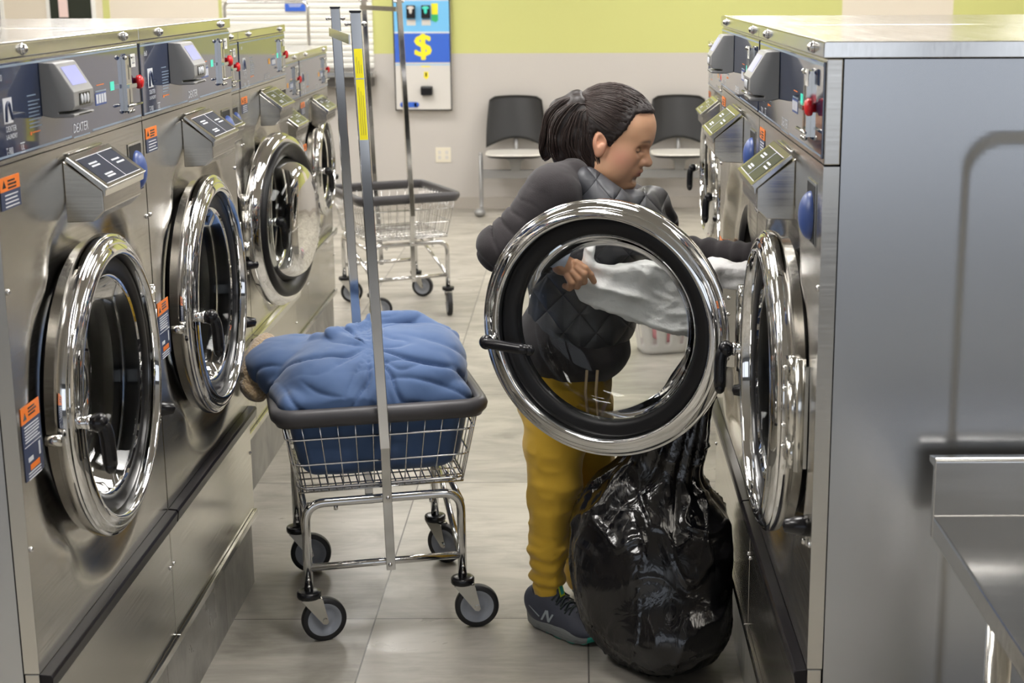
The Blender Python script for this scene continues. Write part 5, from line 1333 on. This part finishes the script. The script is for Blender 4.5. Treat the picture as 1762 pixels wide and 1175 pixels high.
# ---------------- shoes
def shoe(heel, ang, lab):
    R_ = np.array([[math.cos(ang), -math.sin(ang), 0], [math.sin(ang), math.cos(ang), 0], [0, 0, 1]])
    def T(x, y, z): return np.array(heel) + R_ @ np.array([x, y, z])
    navyshoe = mat('shoe_mesh', (0.050, 0.055, 0.078), 0.6); noise_bump(navyshoe, (300, 300, 300), 0.3, 0.001, 2)
    greyS = noise_bump(mat('shoe_sole', (0.20, 0.21, 0.21), 0.6), (60, 60, 200), 0.5, 0.003, 2); teal = mat('teal_rubber', (0.04, 0.34, 0.26), 0.5); lime = mat('lime_tab', (0.60, 0.72, 0.05), 0.5); silver = mat('silver_film', (0.33, 0.37, 0.40), 0.35)
    lace = mat('dark_lace', (0.02, 0.03, 0.03), 0.7)
    U = Field()
    def e(c, r, k=0.02, sub=False): U.ell(T(*c), r, k, R_, sub)
    e((0.045, 0, 0.060), (0.052, 0.036, 0.046)); e((0.13, 0, 0.048), (0.085, 0.040, 0.034), 0.03); e((0.205, -0.002, 0.040), (0.050, 0.043, 0.027), 0.03)
    U.cap(T(0.028, 0, 0.085), T(0.075, 0, 0.098), 0.038, 0.034, 0.02); U.cap(T(0.075, 0, 0.098), T(0.165, 0, 0.058), 0.030, 0.026, 0.02)
    U.cap(T(0.050, 0, 0.16), T(0.050, 0, 0.085), 0.031, 0.028, 0.008, sub=True)
    def fl(P): return P[..., 2] * -1 + 0.022
    P, Q = surface(U, 0.0035, 0.01); P[:, 2] = np.maximum(P[:, 2], 0.022); up = mesh_from('shoe', P, Q, navyshoe, person, PB)
    sl_ = MB(); n = 60; V = []; prof = [(0.97, 0.003), (1.0, 0.007), (1.03, 0.024), (1.0, 0.034), (0.93, 0.036)]
    def outline(a):
        t = (1 - math.cos(a)) / 2 * 1.0; x = 0.126 - 0.131 * math.cos(a); wd = 0.033 + 0.013 * max(0, min(1, (x - 0.08) / 0.1)); y = wd * (abs(math.sin(a)) ** 0.72) * (1 if math.sin(a) > 0 else -1)
        return x, y
    for k in range(n):
        x, y = outline(2 * math.pi * k / n); lift = 0.018 * max(0, (x - 0.20) / 0.057) ** 2 + 0.006 * max(0, (0.03 - x) / 0.035)
        tread = 0.004 * (1 if (k // 2) % 2 else 0)
        for i, (g, z) in enumerate(prof):
            hz = z + lift + (tread if i == 0 else 0) + (0.010 * max(0, 1 - x / 0.07) if i > 1 else 0)
            V.append(T(0.126 + (x - 0.126) * g, y * g, hz) - PB)
    m_ = len(prof); F = []; mi = []
    for k in range(n):
        x, _ = outline(2 * math.pi * (k + 0.5) / n)
        for j in range(m_ - 1): F.append((k * m_ + j, ((k + 1) % n) * m_ + j, ((k + 1) % n) * m_ + j + 1, k * m_ + j + 1)); mi.append(1 if (x > 0.232 or (j == 0 and x > 0.08)) else 0)
    F += [tuple(k * m_ for k in range(n))[::-1], tuple(k * m_ + m_ - 1 for k in range(n))]; mi += [0, 0]
    sl_.add(V, F, 0, True); sl_.mi = mi; sl_.build('sole', [greyS, teal], up)
    tg = MB(); V = [T(x, y, z) - PB for x, y, z in ((0.076, -0.027, 0.090), (0.106, -0.026, 0.080), (0.094, -0.010, 0.135), (0.070, -0.010, 0.145))]
    tg.cap = None
    tn = Field(); tn.cap(T(0.098, 0, 0.100), T(0.086, 0, 0.148), 0.022, 0.023, 0.01); tn.cap(T(0.068, 0, 0.17), T(0.074, 0, 0.09), 0.030, 0.026, 0.006, sub=True)
    Pp, Qq = surface(tn, 0.003, 0.01); mesh_from('tongue', Pp, Qq, navyshoe, up, (0, 0, 0)).location = -PB
    lg_ = MB()
    def sidepatch(poly, mi, off=0.0):
        V = []
        for x, z in poly:
            w_ = 0.05; p = None
            for yy_ in np.linspace(-0.06, 0, 61):
                if float(U(np.array([T(x, yy_, z)]))[0]) < 0: p = yy_; break
            V.append(T(x, (p if p is not None else -0.03) - 0.0040 - off, z) - PB)
        lg_.add(V, [tuple(range(len(V)))], mi)
    # N-shaped overlay on the outer side
    for poly in (((0.072, 0.042), (0.079, 0.042), (0.096, 0.074), (0.089, 0.074)), ((0.089, 0.074), (0.098, 0.074), (0.106, 0.042), (0.098, 0.042)), ((0.098, 0.042), (0.105, 0.042), (0.120, 0.068), (0.113, 0.068))): sidepatch(poly, 0)
    sidepatch(((0.030, 0.075), (0.034, 0.075), (0.070, 0.052), (0.066, 0.049)), 0)
    lg_.build('side_emblem', [silver], up)
    tb2 = MB(); q = [T(x, y, z) - PB for x, y, z in ((0.1235, -0.014, 0.112), (0.1235, 0.006, 0.114), (0.1115, 0.006, 0.152), (0.1115, -0.014, 0.150))]; tb2.add(q, [(0, 1, 2, 3)], 0)
    q2 = [T(x - 0.0 + 0.0012, y, z) - PB for x, y, z in ((0.1222, -0.010, 0.118), (0.1222, 0.002, 0.120), (0.1135, 0.002, 0.146), (0.1135, -0.010, 0.144))]; tb2.add(q2, [(0, 1, 2, 3)], 1); tb2.build('tongue_tab', [lime, teal], up)
    lc = MB()
    for i in range(5):
        t = i / 4; x = 0.105 + 0.062 * t; z = 0.104 - 0.036 * t
        lc.tube([tuple(T(x, -0.030, z - 0.000) - PB), tuple(T(x + 0.004, -0.014, z + 0.013) - PB), tuple(T(x + 0.012, 0.010, z + 0.013) - PB), tuple(T(x + 0.014, 0.028, z - 0.001) - PB)], 0.0028, 6)
        lc.tube([tuple(T(x, 0.030, z - 0.000) - PB), tuple(T(x + 0.004, 0.014, z + 0.014) - PB), tuple(T(x + 0.012, -0.010, z + 0.014) - PB), tuple(T(x + 0.014, -0.028, z - 0.001) - PB)], 0.0028, 6)
    lc.build('laces', lace, up)
    sk_ = MB().cyl(tuple(T(0.050, 0, 0.075) - PB), tuple(T(0.048, 0, 0.16) - PB), 0.027, 20).build('sock', mat('grey_sock', (0.2, 0.2, 0.22), 0.9), person)
    return up
shoe((-0.142, 4.062, 0.0), math.radians(-40), 'near')
shoe((-0.02, 4.27, 0.0), math.radians(-22), 'far')
